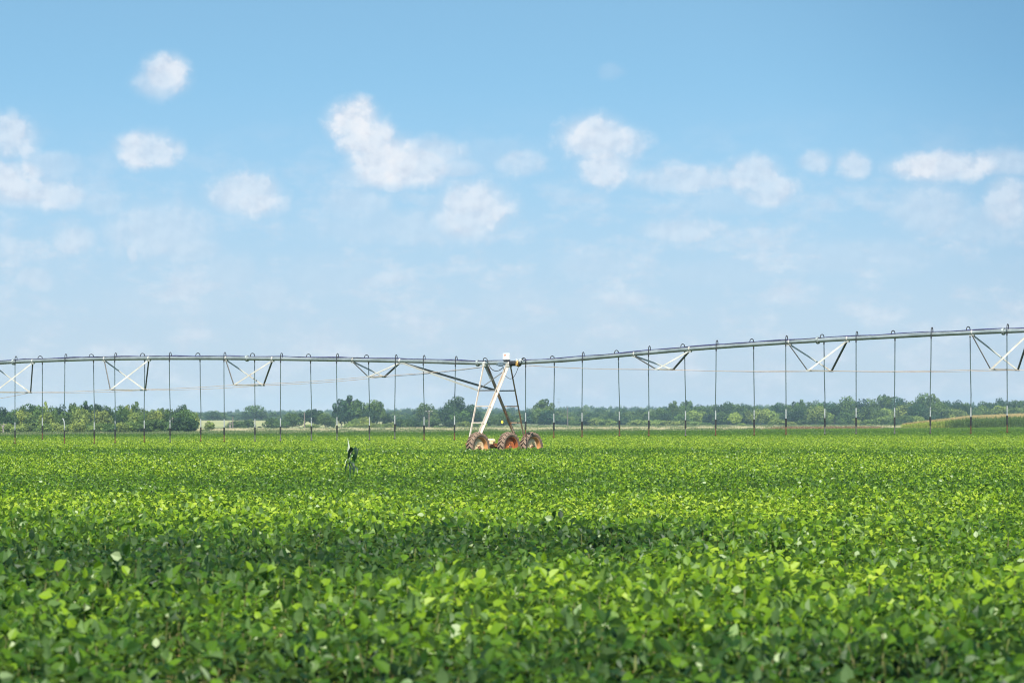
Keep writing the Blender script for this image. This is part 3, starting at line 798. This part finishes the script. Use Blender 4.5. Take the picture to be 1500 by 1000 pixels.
# ------------------------------------------------------------------ trees
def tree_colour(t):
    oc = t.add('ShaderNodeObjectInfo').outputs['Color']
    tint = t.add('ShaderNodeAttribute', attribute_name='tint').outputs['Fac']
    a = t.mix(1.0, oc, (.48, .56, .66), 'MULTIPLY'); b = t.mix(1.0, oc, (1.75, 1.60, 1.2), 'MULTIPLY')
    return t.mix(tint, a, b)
tree_mat = leaf_shader('tree_foliage', tree_colour, rough=.6, trans=.22, spec=.15)
def wood_colour(t):
    rnd = t.add('ShaderNodeObjectInfo').outputs['Random']
    tint = t.add('ShaderNodeAttribute', attribute_name='tint').outputs['Fac']
    base = t.ramp(rnd, [(0, (.032, .070, .032)), (.4, (.046, .092, .036)), (.75, (.075, .128, .040)), (1, (.13, .18, .055))])
    return t.mix(tint, t.mix(1.0, base, (.5, .6, .68), 'MULTIPLY'), t.mix(1.0, base, (1.7, 1.55, 1.2), 'MULTIPLY'))
wood_mat = leaf_shader('woodland_foliage', wood_colour, rough=.6, trans=.22, spec=.15)

def crown_np(seed, kind):
    """unit crown: height 0..1, half-width about .5"""
    r = np.random.default_rng(seed)
    lobes = []
    if kind == 'round': nlo, lo, hi, spread = 13, .28, .86, .33
    elif kind == 'tall': nlo, lo, hi, spread = 13, .22, .90, .24
    elif kind == 'open': nlo, lo, hi, spread = 11, .35, .92, .38
    elif kind == 'spindly': nlo, lo, hi, spread = 9, .25, .93, .26
    else: nlo, lo, hi, spread = 12, .18, .74, .36     # shrub
    for k in range(nlo):
        z = lo + (hi - lo)*((k + r.random())/nlo)
        f = (z - lo)/(hi - lo)
        sp = spread*math.sqrt(max(.05, 1 - (abs(f - .42)/.72)**2))
        an = k*2.4 + r.normal(0, .4); rr = sp*(.35 + .75*r.random()**.6)
        size = (.24 if kind in ('round', 'shrub') else .19 if kind == 'tall' else .15)*(1.12 - .5*abs(f-.4))*r.uniform(.75, 1.25)
        if kind == 'open' and f > .8: rr *= .7
        lobes.append((rr*math.cos(an), rr*math.sin(an), z, size, r.uniform(.6, .95)*size))
    if kind != 'spindly': lobes.append((0, 0, (lo+hi)/2, .22, .22))
    Vs = []; T = []; n_tot = 2300 if kind != 'spindly' else 1200
    tot = sum(l[3]**2 for l in lobes)
    for (cx, cy, cz, sx, szv) in lobes:
        m_ = int(n_tot*sx**2/tot); shade = r.uniform(.1, .9)
        d = r.normal(0, 1, (m_, 3)); d /= np.linalg.norm(d, axis=1)[:, None]
        rad = .72 + .38*r.random(m_)**.7
        rad += .14*np.sin(d[:, 0]*7 + cx*40)*np.sin(d[:, 2]*6 + cy*30)
        c = np.column_stack([cx + d[:, 0]*sx*rad, cy + d[:, 1]*sx*rad, cz + d[:, 2]*szv*rad])
        nrm = d + r.normal(0, .45, (m_, 3)); nrm[:, 2] += .15; nrm /= np.linalg.norm(nrm, axis=1)[:, None]
        a = np.cross(nrm, r.normal(0, 1, (m_, 3))); a /= np.linalg.norm(a, axis=1)[:, None]; b = np.cross(nrm, a)
        s_ = r.uniform(.014, .034, m_)[:, None]*(1.15 if kind == 'shrub' else 1)
        q = np.stack([c - a*s_ - b*s_*.7, c + a*s_*.8 - b*s_*.9, c + a*s_ + b*s_*.7, c - a*s_*.7 + b*s_], 1)
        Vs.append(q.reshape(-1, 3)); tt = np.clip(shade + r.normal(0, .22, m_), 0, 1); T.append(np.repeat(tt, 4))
    V = np.concatenate(Vs); T = np.concatenate(T); V[:, 2] = np.clip(V[:, 2], .0, 1.02)
    return V, np.arange(len(V)).reshape(-1, 4), T
def trunk_mb(seed, kind):
    r = random.Random(seed); mb = MB()
    top = .7 if kind != 'shrub' else .4
    p = [(0, 0, 0), (r.uniform(-.01, .01), 0, .15), (r.uniform(-.03, .03), r.uniform(-.02, .02), .4), (r.uniform(-.05, .05), r.uniform(-.04, .04), top)]
    mb.tube(p, [.028, .022, .016, .006], 6)
    for k in range(5):
        h0 = r.uniform(.12, .45); a = r.uniform(0, 6.28); l = r.uniform(.15, .32)
        mb.tube([(0, 0, h0), (l*.5*math.cos(a), l*.5*math.sin(a), h0 + .10), (l*math.cos(a), l*math.sin(a), h0 + .26)], [.012, .008, .003], 5)
    return mb
VAR = {}
for kind, cnt in (('round', 4), ('tall', 3), ('open', 3), ('spindly', 1), ('shrub', 4)):
    VAR[kind] = []
    for k in range(cnt):
        V_, F_, T_ = crown_np(hash((kind, k)) % 1 + 50*len(kind) + k*7 + 3, kind)
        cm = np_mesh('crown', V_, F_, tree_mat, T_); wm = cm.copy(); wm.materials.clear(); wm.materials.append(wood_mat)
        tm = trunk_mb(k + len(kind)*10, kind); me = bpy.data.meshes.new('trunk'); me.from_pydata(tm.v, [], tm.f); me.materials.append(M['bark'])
        VAR[kind].append((cm, me, wm))
TONE = {'dark': (.030, .064, .028), 'mid': (.066, .118, .036), 'light': (.155, .215, .058), 'bright': (.22, .29, .06), 'blue': (.034, .078, .044)}
TONE_W = {'dark': 'dark green', 'mid': 'mid-green', 'light': 'pale green', 'bright': 'bright yellow-green', 'blue': 'blue-green'}
KIND_W = {'round': 'rounded tree', 'tall': 'tall tree', 'open': 'open-crowned tree', 'spindly': 'thin feathery tree', 'shrub': 'bush'}
TREES = []
def T(px, top, wpx, z, tone='mid', kind='round', row='', base=None):
    TREES.append(dict(px=px, top=top, w=wpx, z=z, tone=tone, kind=kind, row=row, base=base))
# left grove, back row
zb1 = 600
for px, top, wd, tone, kind in ((-22,596,30,'mid','round'),(5,596,30,'dark','round'),(20,599,20,'mid','round'),(33,592,20,'mid','tall'),(47,590,24,'dark','round'),(68,586,13,'light','spindly'),(60,593,20,'mid','round'),
   (77,594,16,'mid','tall'),(88,592,20,'dark','round'),(107,589.5,15,'mid','open'),(116,592,20,'mid','round'),(127,587,18,'dark','open'),(143,590,18,'dark','open'),(157,592.5,17,'dark','round'),
   (176,593,22,'mid','round'),(187,592,12,'light','open'),(197,588,16,'mid','open'),(209,597,20,'mid','round'),(224,599,18,'mid','round'),(236,596,16,'mid','open'),(247,598,16,'mid','open'),(256,599,14,'dark','round'),(266,592,17,'dark','round')):
    T(px, top, wd, zb1 + random.uniform(-15, 25), tone, kind, 'back row of left grove')
for px, top, wd, tone in ((-8,604,26,'mid'),(14,607,24,'dark'),(31,600,26,'light'),(50,606,24,'mid'),(70,599,18,'light'),(84,606,22,'mid'),(99,601,22,'mid'),(119,597,24,'light'),(134,605,20,'mid'),
   (150,600,26,'light'),(168,606,20,'dark'),(181,599,22,'mid'),(203,600,22,'light'),(216,605,22,'mid'),(229,600,20,'light'),(241,605,20,'dark'),(255,604,20,'mid'),(271,599,30,'mid'),(280,603,22,'light')):
    T(px, top, wd, 570 + random.uniform(-10, 10), tone, 'round', 'middle row of left grove')
for px, top, wd, tone in ((-5,617,26,'mid'),(12,618,22,'light'),(34,619,24,'light'),(48,622,14,'mid'),(64,619,22,'light'),(82,617,20,'light'),(100,620,18,'light'),(114,615,18,'light'),(127,619,20,'mid'),
   (143,617,20,'light'),(160,618,18,'mid'),(175,617,20,'light'),(190,616,22,'light'),(207,612,22,'mid'),(226,612,26,'mid'),(243,616,22,'mid'),(264,610,26,'dark'),(279,609,22,'dark')):
    T(px, top, wd, 545 + random.uniform(-8, 8), tone, 'shrub', 'front of left grove')
# middle: hill trees and scattered bushes
T(372,593,27,1290,'mid','round','on the pasture hill'); T(360,603,14,1280,'dark','round','on the pasture hill'); T(384,603,16,1295,'mid','round','on the pasture hill')
T(312,601,18,1310,'dark','round','on the pasture hill'); T(325,603,14,1315,'mid','shrub','on the pasture hill')
T(308,616,14,600,'light','open','before the pasture hill'); T(300,629,12,590,'mid','shrub','before the pasture hill')
for a in ((340,617,16,'mid'),(352,614,20,'mid'),(364,613,16,'mid'),(380,626,5,'dark'),(397,611,18,'mid'),(410,613,22,'mid')): T(a[0], a[1], a[2], 840, a[3], 'shrub', 'before the pasture hill')
T(428,604,22,850,'mid','round','before the pasture hill'); T(438,603,20,855,'dark','round','before the pasture hill'); T(458,598,24,900,'dark','open','before the pasture hill'); T(466,602,18,905,'mid','round','before the pasture hill')
T(477,605,20,870,'mid','round','before the pasture hill'); T(486,609,12,880,'mid','shrub','before the pasture hill'); T(456,620,18,830,'light','shrub','before the pasture hill')
T(500,584,22,900,'blue','open','in tall clump left of tower'); T(513,579,24,905,'dark','open','in tall clump left of tower'); T(523,586,26,890,'mid','round','in tall clump left of tower')
T(505,596,26,885,'dark','round','in tall clump left of tower'); T(546,585,22,890,'mid','round','in tall clump left of tower'); T(556,587,18,895,'mid','open','in tall clump left of tower')
T(541,598,20,880,'dark','round','in tall clump left of tower'); T(567,604,14,900,'dark','tall','in tall clump left of tower')
T(533,610,15,850,'bright','shrub','in tall clump left of tower'); T(521,611,13,850,'light','shrub','in tall clump left of tower')
for a in ((512,619,16,'light'),(528,620,20,'light'),(548,619,20,'light'),(562,619,16,'light'),(575,618,14,'light')): T(a[0], a[1], a[2], 830, a[3], 'shrub', 'low below the tall clump')
for a in ((583,611,14,'dark'),(597,613,16,'mid'),(609,614,14,'dark'),(632,612,22,'mid'),(657,613,13,'dark'),(646.5,622,7,'dark'),(620,617,12,'mid')): T(a[0], a[1], a[2], 830, a[3], 'shrub', 'between clump and tower')
T(625,590,24,1000,'mid','round','between clump and tower'); T(640,600,16,1010,'mid','round','between clump and tower')
T(668,580,28,930,'dark','round','in clump behind tower'); T(658,592,20,925,'dark','round','in clump behind tower'); T(685,592,26,930,'dark','round','in clump behind tower')
T(672,598,26,915,'mid','round','in clump behind tower'); T(697,603,20,930,'dark','round','in clump behind tower')
T(679,616,18,850,'light','shrub','below the large clump'); T(700,617,18,850,'light','shrub','below the large clump')
T(728,608,16,900,'mid','round','behind the tower'); T(738,602,18,900,'mid','round','behind the tower'); T(749,608,16,905,'mid','round','behind the tower'); T(716,610,16,920,'mid','round','behind the tower')
T(797,584,26,1000,'mid','open','right of the tower'); T(790,598,20,990,'mid','round','right of the tower'); T(803,600,20,985,'blue','round','right of the tower'); T(778,602,20,1010,'blue','round','right of the tower')
# right tree line
ZR = 1120
for px, top, wd, tone, kind in ((858,611,16,'dark','shrub'),(873,612,22,'light','shrub'),(897,605,18,'dark','round'),(908,607,18,'mid','round'),(925,602,24,'mid','round'),(941,600,22,'mid','round'),(957,602,20,'mid','round'),
   (970,596,20,'mid','round'),(985,587,16,'mid','open'),(996,593,16,'mid','round'),(1007,585,16,'mid','open'),(1019,592,20,'mid','round'),(1033,594,18,'mid','round'),(1044,592,14,'mid','round'),(1057,591,22,'dark','round'),(1070,588,22,'mid','round'),
   (1083,591,18,'mid','round'),(1094,591.5,16,'dark','round'),(1108,594,16,'mid','round'),(1126,594,20,'mid','round'),(1140,589,22,'blue','round'),(1156,592,16,'mid','round'),(1166,588,18,'dark','open'),(1174,585,14,'mid','open'),(1185,588,16,'mid','round'),
   (1197,586,18,'mid','round'),(1210,587.5,18,'blue','round'),(1223,589,18,'dark','round'),(1239,580,22,'mid','round'),(1259,584,24,'blue','round'),(1278,583,18,'mid','round'),(1294,576.5,20,'mid','open'),(1303,580,14,'mid','open'),(1317,580,20,'blue','round'),
   (1331,587,18,'mid','round'),(1344,585,16,'dark','round'),(1351,575,18,'mid','round'),(1365,577,20,'mid','open'),(1378,587,16,'mid','round'),(1386,586,12,'blue','round'),(1400,585.5,18,'dark','round'),(1411,589,12,'mid','round'),
   (1444,587,20,'dark','round'),(1454,589,18,'mid','round'),(1464,582.5,18,'blue','round'),(1478,586,20,'dark','round'),(1492,585,18,'mid','open'),(1504,586,22,'dark','round'),(1522,588,24,'mid','round'),(1540,586,24,'dark','round')):
    T(px, top, wd*1.1, ZR + random.uniform(0, 60) if kind != 'shrub' else 1000, tone, kind, 'back of right tree line')
for px, top, wd, tone in ((975,604,22,'dark'),(1018,600,24,'light'),(1000,606,20,'mid'),(1040,605,20,'dark'),(1058,603,22,'mid'),(1076,603,15,'bright'),(1089,604,16,'dark'),(1099,600,15,'light'),(1114,598,20,'light'),(1128,600,20,'light'),
   (1142,604,18,'mid'),(1156,602,20,'dark'),(1170,598,20,'dark'),(1183,600,18,'light'),(1195,594,24,'light'),(1208,602,18,'light'),(1222,594,24,'dark'),(1240,603,22,'mid'),(1257,600,18,'mid'),(1270,594,26,'mid'),(1287,599,20,'mid'),(1300,597,20,'light'),
   (1312,600,18,'dark'),(1326,590,24,'light'),(1342,591,24,'dark'),(1357,597,22,'dark'),(1373,589,22,'mid'),(1388,596,20,'light'),(1402,598,22,'light'),(1414,590,20,'dark'),(1428,600,14,'mid'),(1441,593,24,'light'),(1456,598,20,'mid'),(1468,593,24,'light'),(1484,597,20,'mid'),(1496,594,22,'light'),(1512,596,24,'mid')):
    T(px, top, wd*1.1, 1060 + random.uniform(-20, 20), tone, 'round', 'middle of right tree line')
for px, top, wd, tone in ((842,615,18,'mid'),(890,613,18,'light'),(932,614,22,'light'),(950,614,20,'light'),(966,614,20,'light'),(982,615,22,'light'),(1000,615,22,'light'),(1018,616,20,'light'),(1034,618,14,'mid'),
   (1086,619,9,'bright'),(1140,613,24,'light'),(1157,616,16,'light'),(1178,614,18,'mid'),(1207,613,14,'mid'),(1240,611,20,'mid'),(1250,612,16,'bright'),(1278,613,24,'light'),(1296,608,26,'light'),(1311,613,14,'mid'),(1328,606,20,'mid'),(1345,608,20,'light'),(1368,607,18,'dark')):
    T(px, top, wd, 990 + random.uniform(-15, 15), tone, 'shrub', 'foot of right tree line')

drops_in = sorted(d[0] for d in DR if 0 < d[0] < 1500)
ORD = ['', 'first','second','third','fourth','fifth','sixth','seventh','eighth','ninth','tenth','eleventh','twelfth','thirteenth','fourteenth','fifteenth','sixteenth','seventeenth']
def where(px):
    lft = [d for d in drops_in if d < 700]; rgt = [d for d in drops_in if d > 760][::-1]
    if px < 719:
        k = int(np.argmin([abs(px - d) for d in lft])); return '%s drop from left' % ORD[k+1]
    k = int(np.argmin([abs(px - d) for d in rgt])); return '%s drop from right' % ORD[k+1]
for d in TREES:
    short = {'back row of left grove': 'back', 'middle row of left grove': 'middle', 'front of left grove': 'front', 'back of right tree line': 'back', 'middle of right tree line': 'middle',
             'foot of right tree line': 'front'}.get(d['row'])
    where_ = where(d['px'])
    d['lab0'] = '%s %s%s near %s' % (TONE_W[d['tone']], KIND_W[d['kind']], (' in %s row' % short) if short else (', ' + d['row'].replace('before the pasture hill', 'before pasture hill')), where_)
    s_ = F/d['z']; d['X'] = (d['px'] - 750)/s_; g = float(ground_z(d['X'], d['z'])); d['g'] = g
    d['h'] = max(.8, (HZ - d['top'])/s_ + H - g)
from collections import defaultdict
by = defaultdict(list)
for d in TREES: by[d['lab0']].append(d)
for lab, ds in by.items():
    if len(ds) == 1: ds[0]['label'] = lab; continue
    ds.sort(key=lambda q: q['px'])
    if len(ds) == 2: nm = ['left-hand', 'right-hand']
    elif len(ds) == 3: nm = ['leftmost', 'central', 'rightmost']
    else: nm = ['leftmost'] + [ORD[i+1] + ' in line' for i in range(1, len(ds)-1)] + ['rightmost']
    for q, a in zip(ds, nm): q['label'] = a + ' ' + lab
cnt = defaultdict(int)
NAMES = {'shrub': 'bush', 'round': 'broadleaf_tree', 'tall': 'broadleaf_tree', 'open': 'broadleaf_tree', 'spindly': 'broadleaf_tree'}
for d in TREES:
    kd = d['kind']; k = cnt[kd] % len(VAR[kd]); cnt[kd] += 1
    cm, tm, wm = VAR[kd][k]
    s_ = F/d['z']; wd = d['w']/s_*1.25; hh = d['h']
    rt = empty(NAMES[kd], (d['X'], d['z'], d['g'] - .05), random.uniform(0, 6.28))
    rt.scale = (wd, wd, hh/ (1.0 if kd != 'shrub' else .93))
    tag(rt, d['label'], 'bush' if kd == 'shrub' else 'tree', 'trees and bushes beyond the field')
    link_mesh('trunk', tm, rt)
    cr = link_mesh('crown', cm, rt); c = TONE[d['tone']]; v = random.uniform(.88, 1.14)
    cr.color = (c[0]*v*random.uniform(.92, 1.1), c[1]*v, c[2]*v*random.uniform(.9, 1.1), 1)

# far woods: one mass of distant trees
protos = []
for kd in ('round', 'round', 'open', 'shrub'):
    pass
for kd, k in (('round', 0), ('round', 1), ('round', 2), ('open', 0), ('tall', 1), ('shrub', 1)):
    protos.append(bpy.data.objects.new('wood', VAR[kd][k][2]))
fp, fs_, fi = [], [], []
def wood_row(x0, x1, z, top, jit, wpx, mult=1.0):
    px = x0
    while px < x1:
        zz = z + random.uniform(-25, 25); s_ = F/zz; tp = top(px) if callable(top) else top
        tp -= random.choice([0, 0, 0, 1, 1, 2.5])*jit*random.random() - jit*.6*random.random()
        X = (px - 750)/s_; g = float(ground_z(X, zz)); h = max(3, (HZ - tp)/s_ + H - g)
        wd = wpx/s_*random.uniform(.9, 1.5); fp.append((X, zz, g)); fs_.append((wd, wd, h)); fi.append(random.randint(0, 5))
        px += wpx*.52*random.uniform(.7, 1.3)
def ttop(px): return float(np.interp(px, [-200, 290, 330, 420, 540, 600, 700, 760, 850, 960, 1100, 1400, 1440, 1700], [603, 603, 602.5, 601.5, 600, 598, 597.5, 597, 595.5, 595, 594, 592, 592, 588]))
wood_row(-420, 1900, 2500, lambda p: ttop(p) - .5, 2.0, 9)
wood_row(-420, 1900, 2100, lambda p: ttop(p) + 1.0, 2.0, 11)
wood_row(-420, 1900, 1750, lambda p: ttop(p) + 3.5, 2.5, 13)
wood_row(-420, 1900, 1450, lambda p: ttop(p) + (6.5 if p > 560 else 7), 2.5, 14)
wood_row(540, 1900, 1330, lambda p: ttop(p) + 7, 3.0, 15)
wood_row(560, 1900, 1240, lambda p: ttop(p) + 10.5, 3.0, 15)
wood_row(590, 1060, 1130, lambda p: ttop(p) + 14, 3.0, 15)
wood_row(-420, 1900, 1700, 611, 3, 16)
wood_row(560, 1900, 1215, 614, 3, 12)
wood_row(700, 1900, 1160, 615.5, 3, 10)
wood_row(-420, -20, 620, 600, 4, 24)
wood_row(1530, 1900, 1130, 588, 4, 20)
for z, top in ((2400, 609), (1900, 610), (1580, 612), (1380, 613)):
    k0 = len(fp); wood_row(-420, 1900, z, top, 2, 9)
    for i in range(k0, len(fi)): fi[i] = 5; fs_[i] = (fs_[i][0]*1.6, fs_[i][1]*1.6, fs_[i][2]); fp[i] = (fp[i][0], fp[i][1], fp[i][2] - .8)
n = len(fp)
scatter('far_woods', protos, fp, rng.uniform(0, 6.28, n), fs_, fi, 'hazy blue-green woodland along the whole horizon', 'woodland')

# low brush and dry grass beyond the field
def tuft_obj(seed, hgt_, wd, m, n_=60):
    r = np.random.default_rng(seed); V_ = []; F_ = []; T_ = []
    for k in range(n_):
        x, y = r.normal(0, wd*.4, 2); a = r.uniform(0, 6.28); h = hgt_*r.uniform(.5, 1.1); ww = .025*wd/.8 + .02
        dx_, dy_ = math.cos(a)*ww, math.sin(a)*ww; lx, ly = r.normal(0, .18, 2)*h
        b = len(V_); V_ += [(x-dx_, y-dy_, 0), (x+dx_, y+dy_, 0), (x+lx+dx_*.3, y+ly+dy_*.3, h), (x+lx-dx_*.3, y+ly-dy_*.3, h)]
        F_.append((b, b+1, b+2, b+3)); T_ += [r.random()]*4
    return bpy.data.objects.new('tuft', np_mesh('tuft', V_, F_, m, T_))
def two(name, a, b, trans=.25): return leaf_shader(name, lambda t: t.mix(t.add('ShaderNodeAttribute', attribute_name='tint').outputs['Fac'], a, b), rough=.7, trans=trans, spec=.1)
dry = two('dry_grass', (.42, .37, .22), (.56, .50, .34)); grn = two('weed_green', (.09, .14, .05), (.18, .22, .09)); red = two('red_weeds', (.22, .13, .08), (.30, .22, .13))
gt = [tuft_obj(1, .5, .9, dry), tuft_obj(2, .6, .9, grn), tuft_obj(3, .75, 1.0, red), tuft_obj(4, .4, 1.0, dry)]
gp_, gs_, gi_ = [], [], []
for k in range(15000):
    px = random.uniform(-150, 1650); z = random.choice([random.uniform(340, 620), random.uniform(560, 1000)])
    X = (px - 750)/F*z
    if z < float(edge_y(X)) + 3: continue
    if px > 1335 and z < 700: continue
    if px < 500 and z > 800: continue
    r_ = random.random()
    if 1130 < px < 1290 and z < 640: kq = 2 if r_ < .62 else 1
    elif z < 560: kq = 1 if r_ < .72 else (0 if r_ < .9 else 3)
    elif z < 780: kq = 0 if r_ < .6 else (3 if r_ < .85 else 1)
    else: kq = 1 if r_ < .75 else 0
    s_ = random.uniform(.6, 1.25); gp_.append((X, z, float(ground_z(X, z)))); gs_.append((s_*1.6, s_*1.6, s_*.8)); gi_.append(kq)
n = len(gp_)
scatter('roadside_grass', gt, gp_, rng.uniform(0, 6.28, n), gs_, gi_, 'strip of dry and green grass along the far edge of the field', 'grass')

# corn field on the right
def corn_obj(seed, tassel=True, hh=2.4):
    r = np.random.default_rng(seed); V_ = []; F_ = []; T_ = []
    def quadstrip(pts, ww, side, tv):
        b = len(V_)
        for i, p in enumerate(pts):
            q = ww*(1 - i/(len(pts)-1)*.9); V_.append(tuple(np.array(p) - np.array(side)*q)); V_.append(tuple(np.array(p) + np.array(side)*q)); T_.extend([tv, tv])
        for i in range(len(pts)-1): F_.append((b+2*i, b+2*i+1, b+2*i+3, b+2*i+2))
    quadstrip([(0,0,0), (0,0,hh*.5), (0,0,hh*.9)], .02, (1,0,0), .45); quadstrip([(0,0,0), (0,0,hh*.5), (0,0,hh*.9)], .02, (0,1,0), .45)
    for k in range(10):
        a = (k % 2)*math.pi + r.normal(0, .6); h0 = hh*(.15 + .075*k); l = r.uniform(.5, .8); c_, s_ = math.cos(a), math.sin(a)
        quadstrip([(0,0,h0), (c_*l*.4, s_*l*.4, h0+.28), (c_*l*.8, s_*l*.8, h0+.22), (c_*l, s_*l, h0-.08)], .05, (-s_, c_, 0), r.uniform(0, .5))
    if tassel:
        for k in range(6):
            a = r.uniform(0, 6.28); quadstrip([(0,0,hh*.88), (math.cos(a)*.07, math.sin(a)*.07, hh*1.0), (math.cos(a)*.13, math.sin(a)*.13, hh*1.06)], .028, (-math.sin(a), math.cos(a), 0), 1.0)
    return bpy.data.objects.new('corn', np_mesh('corn', V_, F_, CM, T_))
CM = leaf_shader('corn_crop', lambda t: t.ramp(t.add('ShaderNodeAttribute', attribute_name='tint').outputs['Fac'], [(0, (.06, .12, .034)), (.5, (.14, .21, .06)), (.9, (.2, .24, .07)), (1, (.52, .40, .20))]), rough=.55, trans=.25, spec=.2)
corns = [corn_obj(k, True) for k in range(4)]
CY = leaf_shader('young_corn', lambda t: t.ramp(t.add('ShaderNodeAttribute', attribute_name='tint').outputs['Fac'], [(0, (.24, .32, .05)), (.5, (.40, .44, .10)), (.9, (.25, .26, .08)), (1, (.46, .34, .17))]), rough=.55, trans=.3, spec=.2)
_c = CM; CM = CY; corns += [corn_obj(20 + k, True, 2.4) for k in range(2)]; CM = _c
cpz, csz, ci_ = [], [], []
for row in range(34):
    z = 560 + row*.8
    for X in np.arange(57, 140, .28):
        px = 750 + X*F/z
        if px < 1322: continue
        if z - 560 < max(0, (1500 - px))*.02: continue
        f_ = np.clip((px - 1322)/130, 0, 1)
        top = np.interp(px, [1322, 1345, 1380, 1420, 1500, 1700], [620.5, 617.5, 614, 609.5, 606.3, 604])
        g = float(ground_z(X, z)); h = (HZ - top)/(F/z) + H - g
        young = px < 1385 + random.gauss(0, 14)
        cpz.append((X + random.gauss(0, .05), z + random.gauss(0, .08), g)); s_ = random.uniform(.9, 1.07)
        csz.append((s_, s_, h/2.5*s_)); ci_.append(random.randint(4, 5) if young else random.randint(0, 3))
n = len(cpz)
scatter('corn_field', corns, cpz, rng.uniform(0, 6.28, n), csz, ci_, 'tall tasselled corn crop at the right edge beyond the soybeans', 'corn')

# ------------------------------------------------------------------ poles, mast, dead trees, sign
def at_ground(px, z):
    X = (px - 750)/F*z; return X, z, float(ground_z(X, z))
def pole(px, top, z, label, arm=True, r=.16, m='pole', name='utility_pole', cat='utility pole'):
    X, Y, g = at_ground(px, z); h = (HZ - top)*z/F + H - g
    rt = empty(name, (X, Y, g)); tag(rt, label, cat)
    mb = MB(); mb.tube([(0,0,-.2), (0,0,h*.5), (0,0,h)], [r, r*.85, r*.6], 8); mb.build('shaft', M[m], rt)
    if arm:
        mb = MB(); mb.bar((-.9, -.14, h*.93), (.9, -.14, h*.93), .09, .11); ca = mb.build('crossarm', M[m], rt)
        for x in (-.8, 0, .8):
            mb = MB(); mb.lathe([(h*.93+.07, .05), (h*.93+.12, .07), (h*.93+.2, .05), (h*.93+.24, .0)], 8, (x, -.14, 0), 'z'); mb.build('insulator', M['white'], ca)
    return rt
pole(446, 603.5, 800, 'brown wooden pole rising among the bushes before the pasture hill', False)
pole(628.5, 600.5, 820, 'wooden utility pole with a crossarm left of the tower')
pole(341, 610, 760, 'weathered leaning pole in sparse brush before the pasture hill', False, .14)
pole(831.3, 596, 900, 'slender dark pole before the woods right of the tower', False, .12)
pole(253, 611, 552, 'bleached dead trunk standing in the left grove', False, .16, 'deadwood', 'dead_tree', 'dead tree')
# bare dead tree left
def dead_tree(px, top, z, label, seed):
    r = random.Random(seed); X, Y, g = at_ground(px, z); h = (HZ - top)*z/F + H - g
    rt = empty('dead_tree', (X, Y, g)); tag(rt, label, 'dead tree')
    mb = MB(); mb.tube([(0,0,-.1), (.05,0,h*.4), (-.05,0,h*.8)], [.14, .1, .04], 7); mb.build('trunk', M['deadwood'], rt)
    for k in range(9):
        a = r.uniform(0, 6.28); h0 = h*r.uniform(.25, .75); l = h*r.uniform(.18, .35); mb = MB()
        mb.tube([(0,0,h0), (l*.5*math.cos(a), l*.5*math.sin(a), h0+l*.5), (l*math.cos(a), l*math.sin(a), h0+l*1.0)], [.05, .035, .012], 5); mb.build('branch', M['deadwood'], rt)
dead_tree(4.5, 618, 535, 'bare grey dead tree at the left edge of the grove', 3)
dead_tree(337, 616, 790, 'bare grey thicket tree beside the leaning pole', 5)
dead_tree(254.5, 611, 551, 'bare branching top beside the bleached trunk in left grove', 9)
# yellow marker sign
X, Y, g = at_ground(735.6, 700); sp_ = 700/F
rt = empty('marker_sign', (X, Y, g)); tag(rt, 'small yellow marker sign on a post seen between the tower legs', 'sign')
zc = H + (HZ - 617.8)*sp_ - g
mb = MB(); mb.tube([(0, .03, 0), (0, .03, zc)], .03, 6); mb.build('post', M['pole'], rt)
mb = MB(); mb.lathe([(-.01, 0), (-.01, .30), (.01, .30), (.01, 0)], 8, (0, 0, 0), 'x', False); pn = mb.build('sign_panel', M['yellow'], rt, (0, 0, zc)); pn.rotation_euler = (0, 0, math.pi/2); pn.scale = (1, .8, 1.15)
# faint lattice mast on the horizon
X, Y, g = at_ground(818, 2300); hm_ = (HZ - 583)*2300/F + H - g
rt = empty('lattice_mast', (X, Y, g)); tag(rt, 'faint lattice mast above the horizon woods right of the tower', 'mast')
mb = MB()
cor = [(1, 0), (-.5, .87), (-.5, -.87)]
for c_ in cor: mb.tube([(c_[0]*.9, c_[1]*.9, 0), (c_[0]*.5, c_[1]*.5, hm_)], .07, 5)
mb.build('mast_leg', M['pipe'], rt)
mb = MB(); kk = 14
for k in range(kk):
    h0, h1 = hm_*k/kk, hm_*(k+1)/kk; r0, r1 = .9 - .4*k/kk, .9 - .4*(k+1)/kk
    for i in range(3):
        a, b = cor[i], cor[(i+1) % 3]; mb.tube([(a[0]*r0, a[1]*r0, h0), (b[0]*r1, b[1]*r1, h1)], .035, 4)
mb.build('lattice_brace', M['pipe'], rt)
mb = MB(); mb.bar((-1.6, 0, hm_*.96), (1.6, 0, hm_*.96), .15, .2); mb.bar((-1.6, 0, hm_*.85), (1.6, 0, hm_*.85), .15, .2); mb.build('antenna_arm', M['pipe'], rt)

# ------------------------------------------------------------------ haze
mb = MB(); mb.box((0, 1750, 14.5), 4600, 4300, 35.0)
hm, t, out = new_mat('haze_air')
pv = t.add('ShaderNodeVolumePrincipled'); pv.inputs['Density'].default_value = HAZE_DENSITY; pv.inputs['Color'].default_value = (*HAZE_COLOR, 1); pv.inputs['Anisotropy'].default_value = .1
t.l.new(pv.outputs[0], out.inputs['Volume'])
hz_ = mb.build('haze', hm); tag(hz_, kind='stuff')
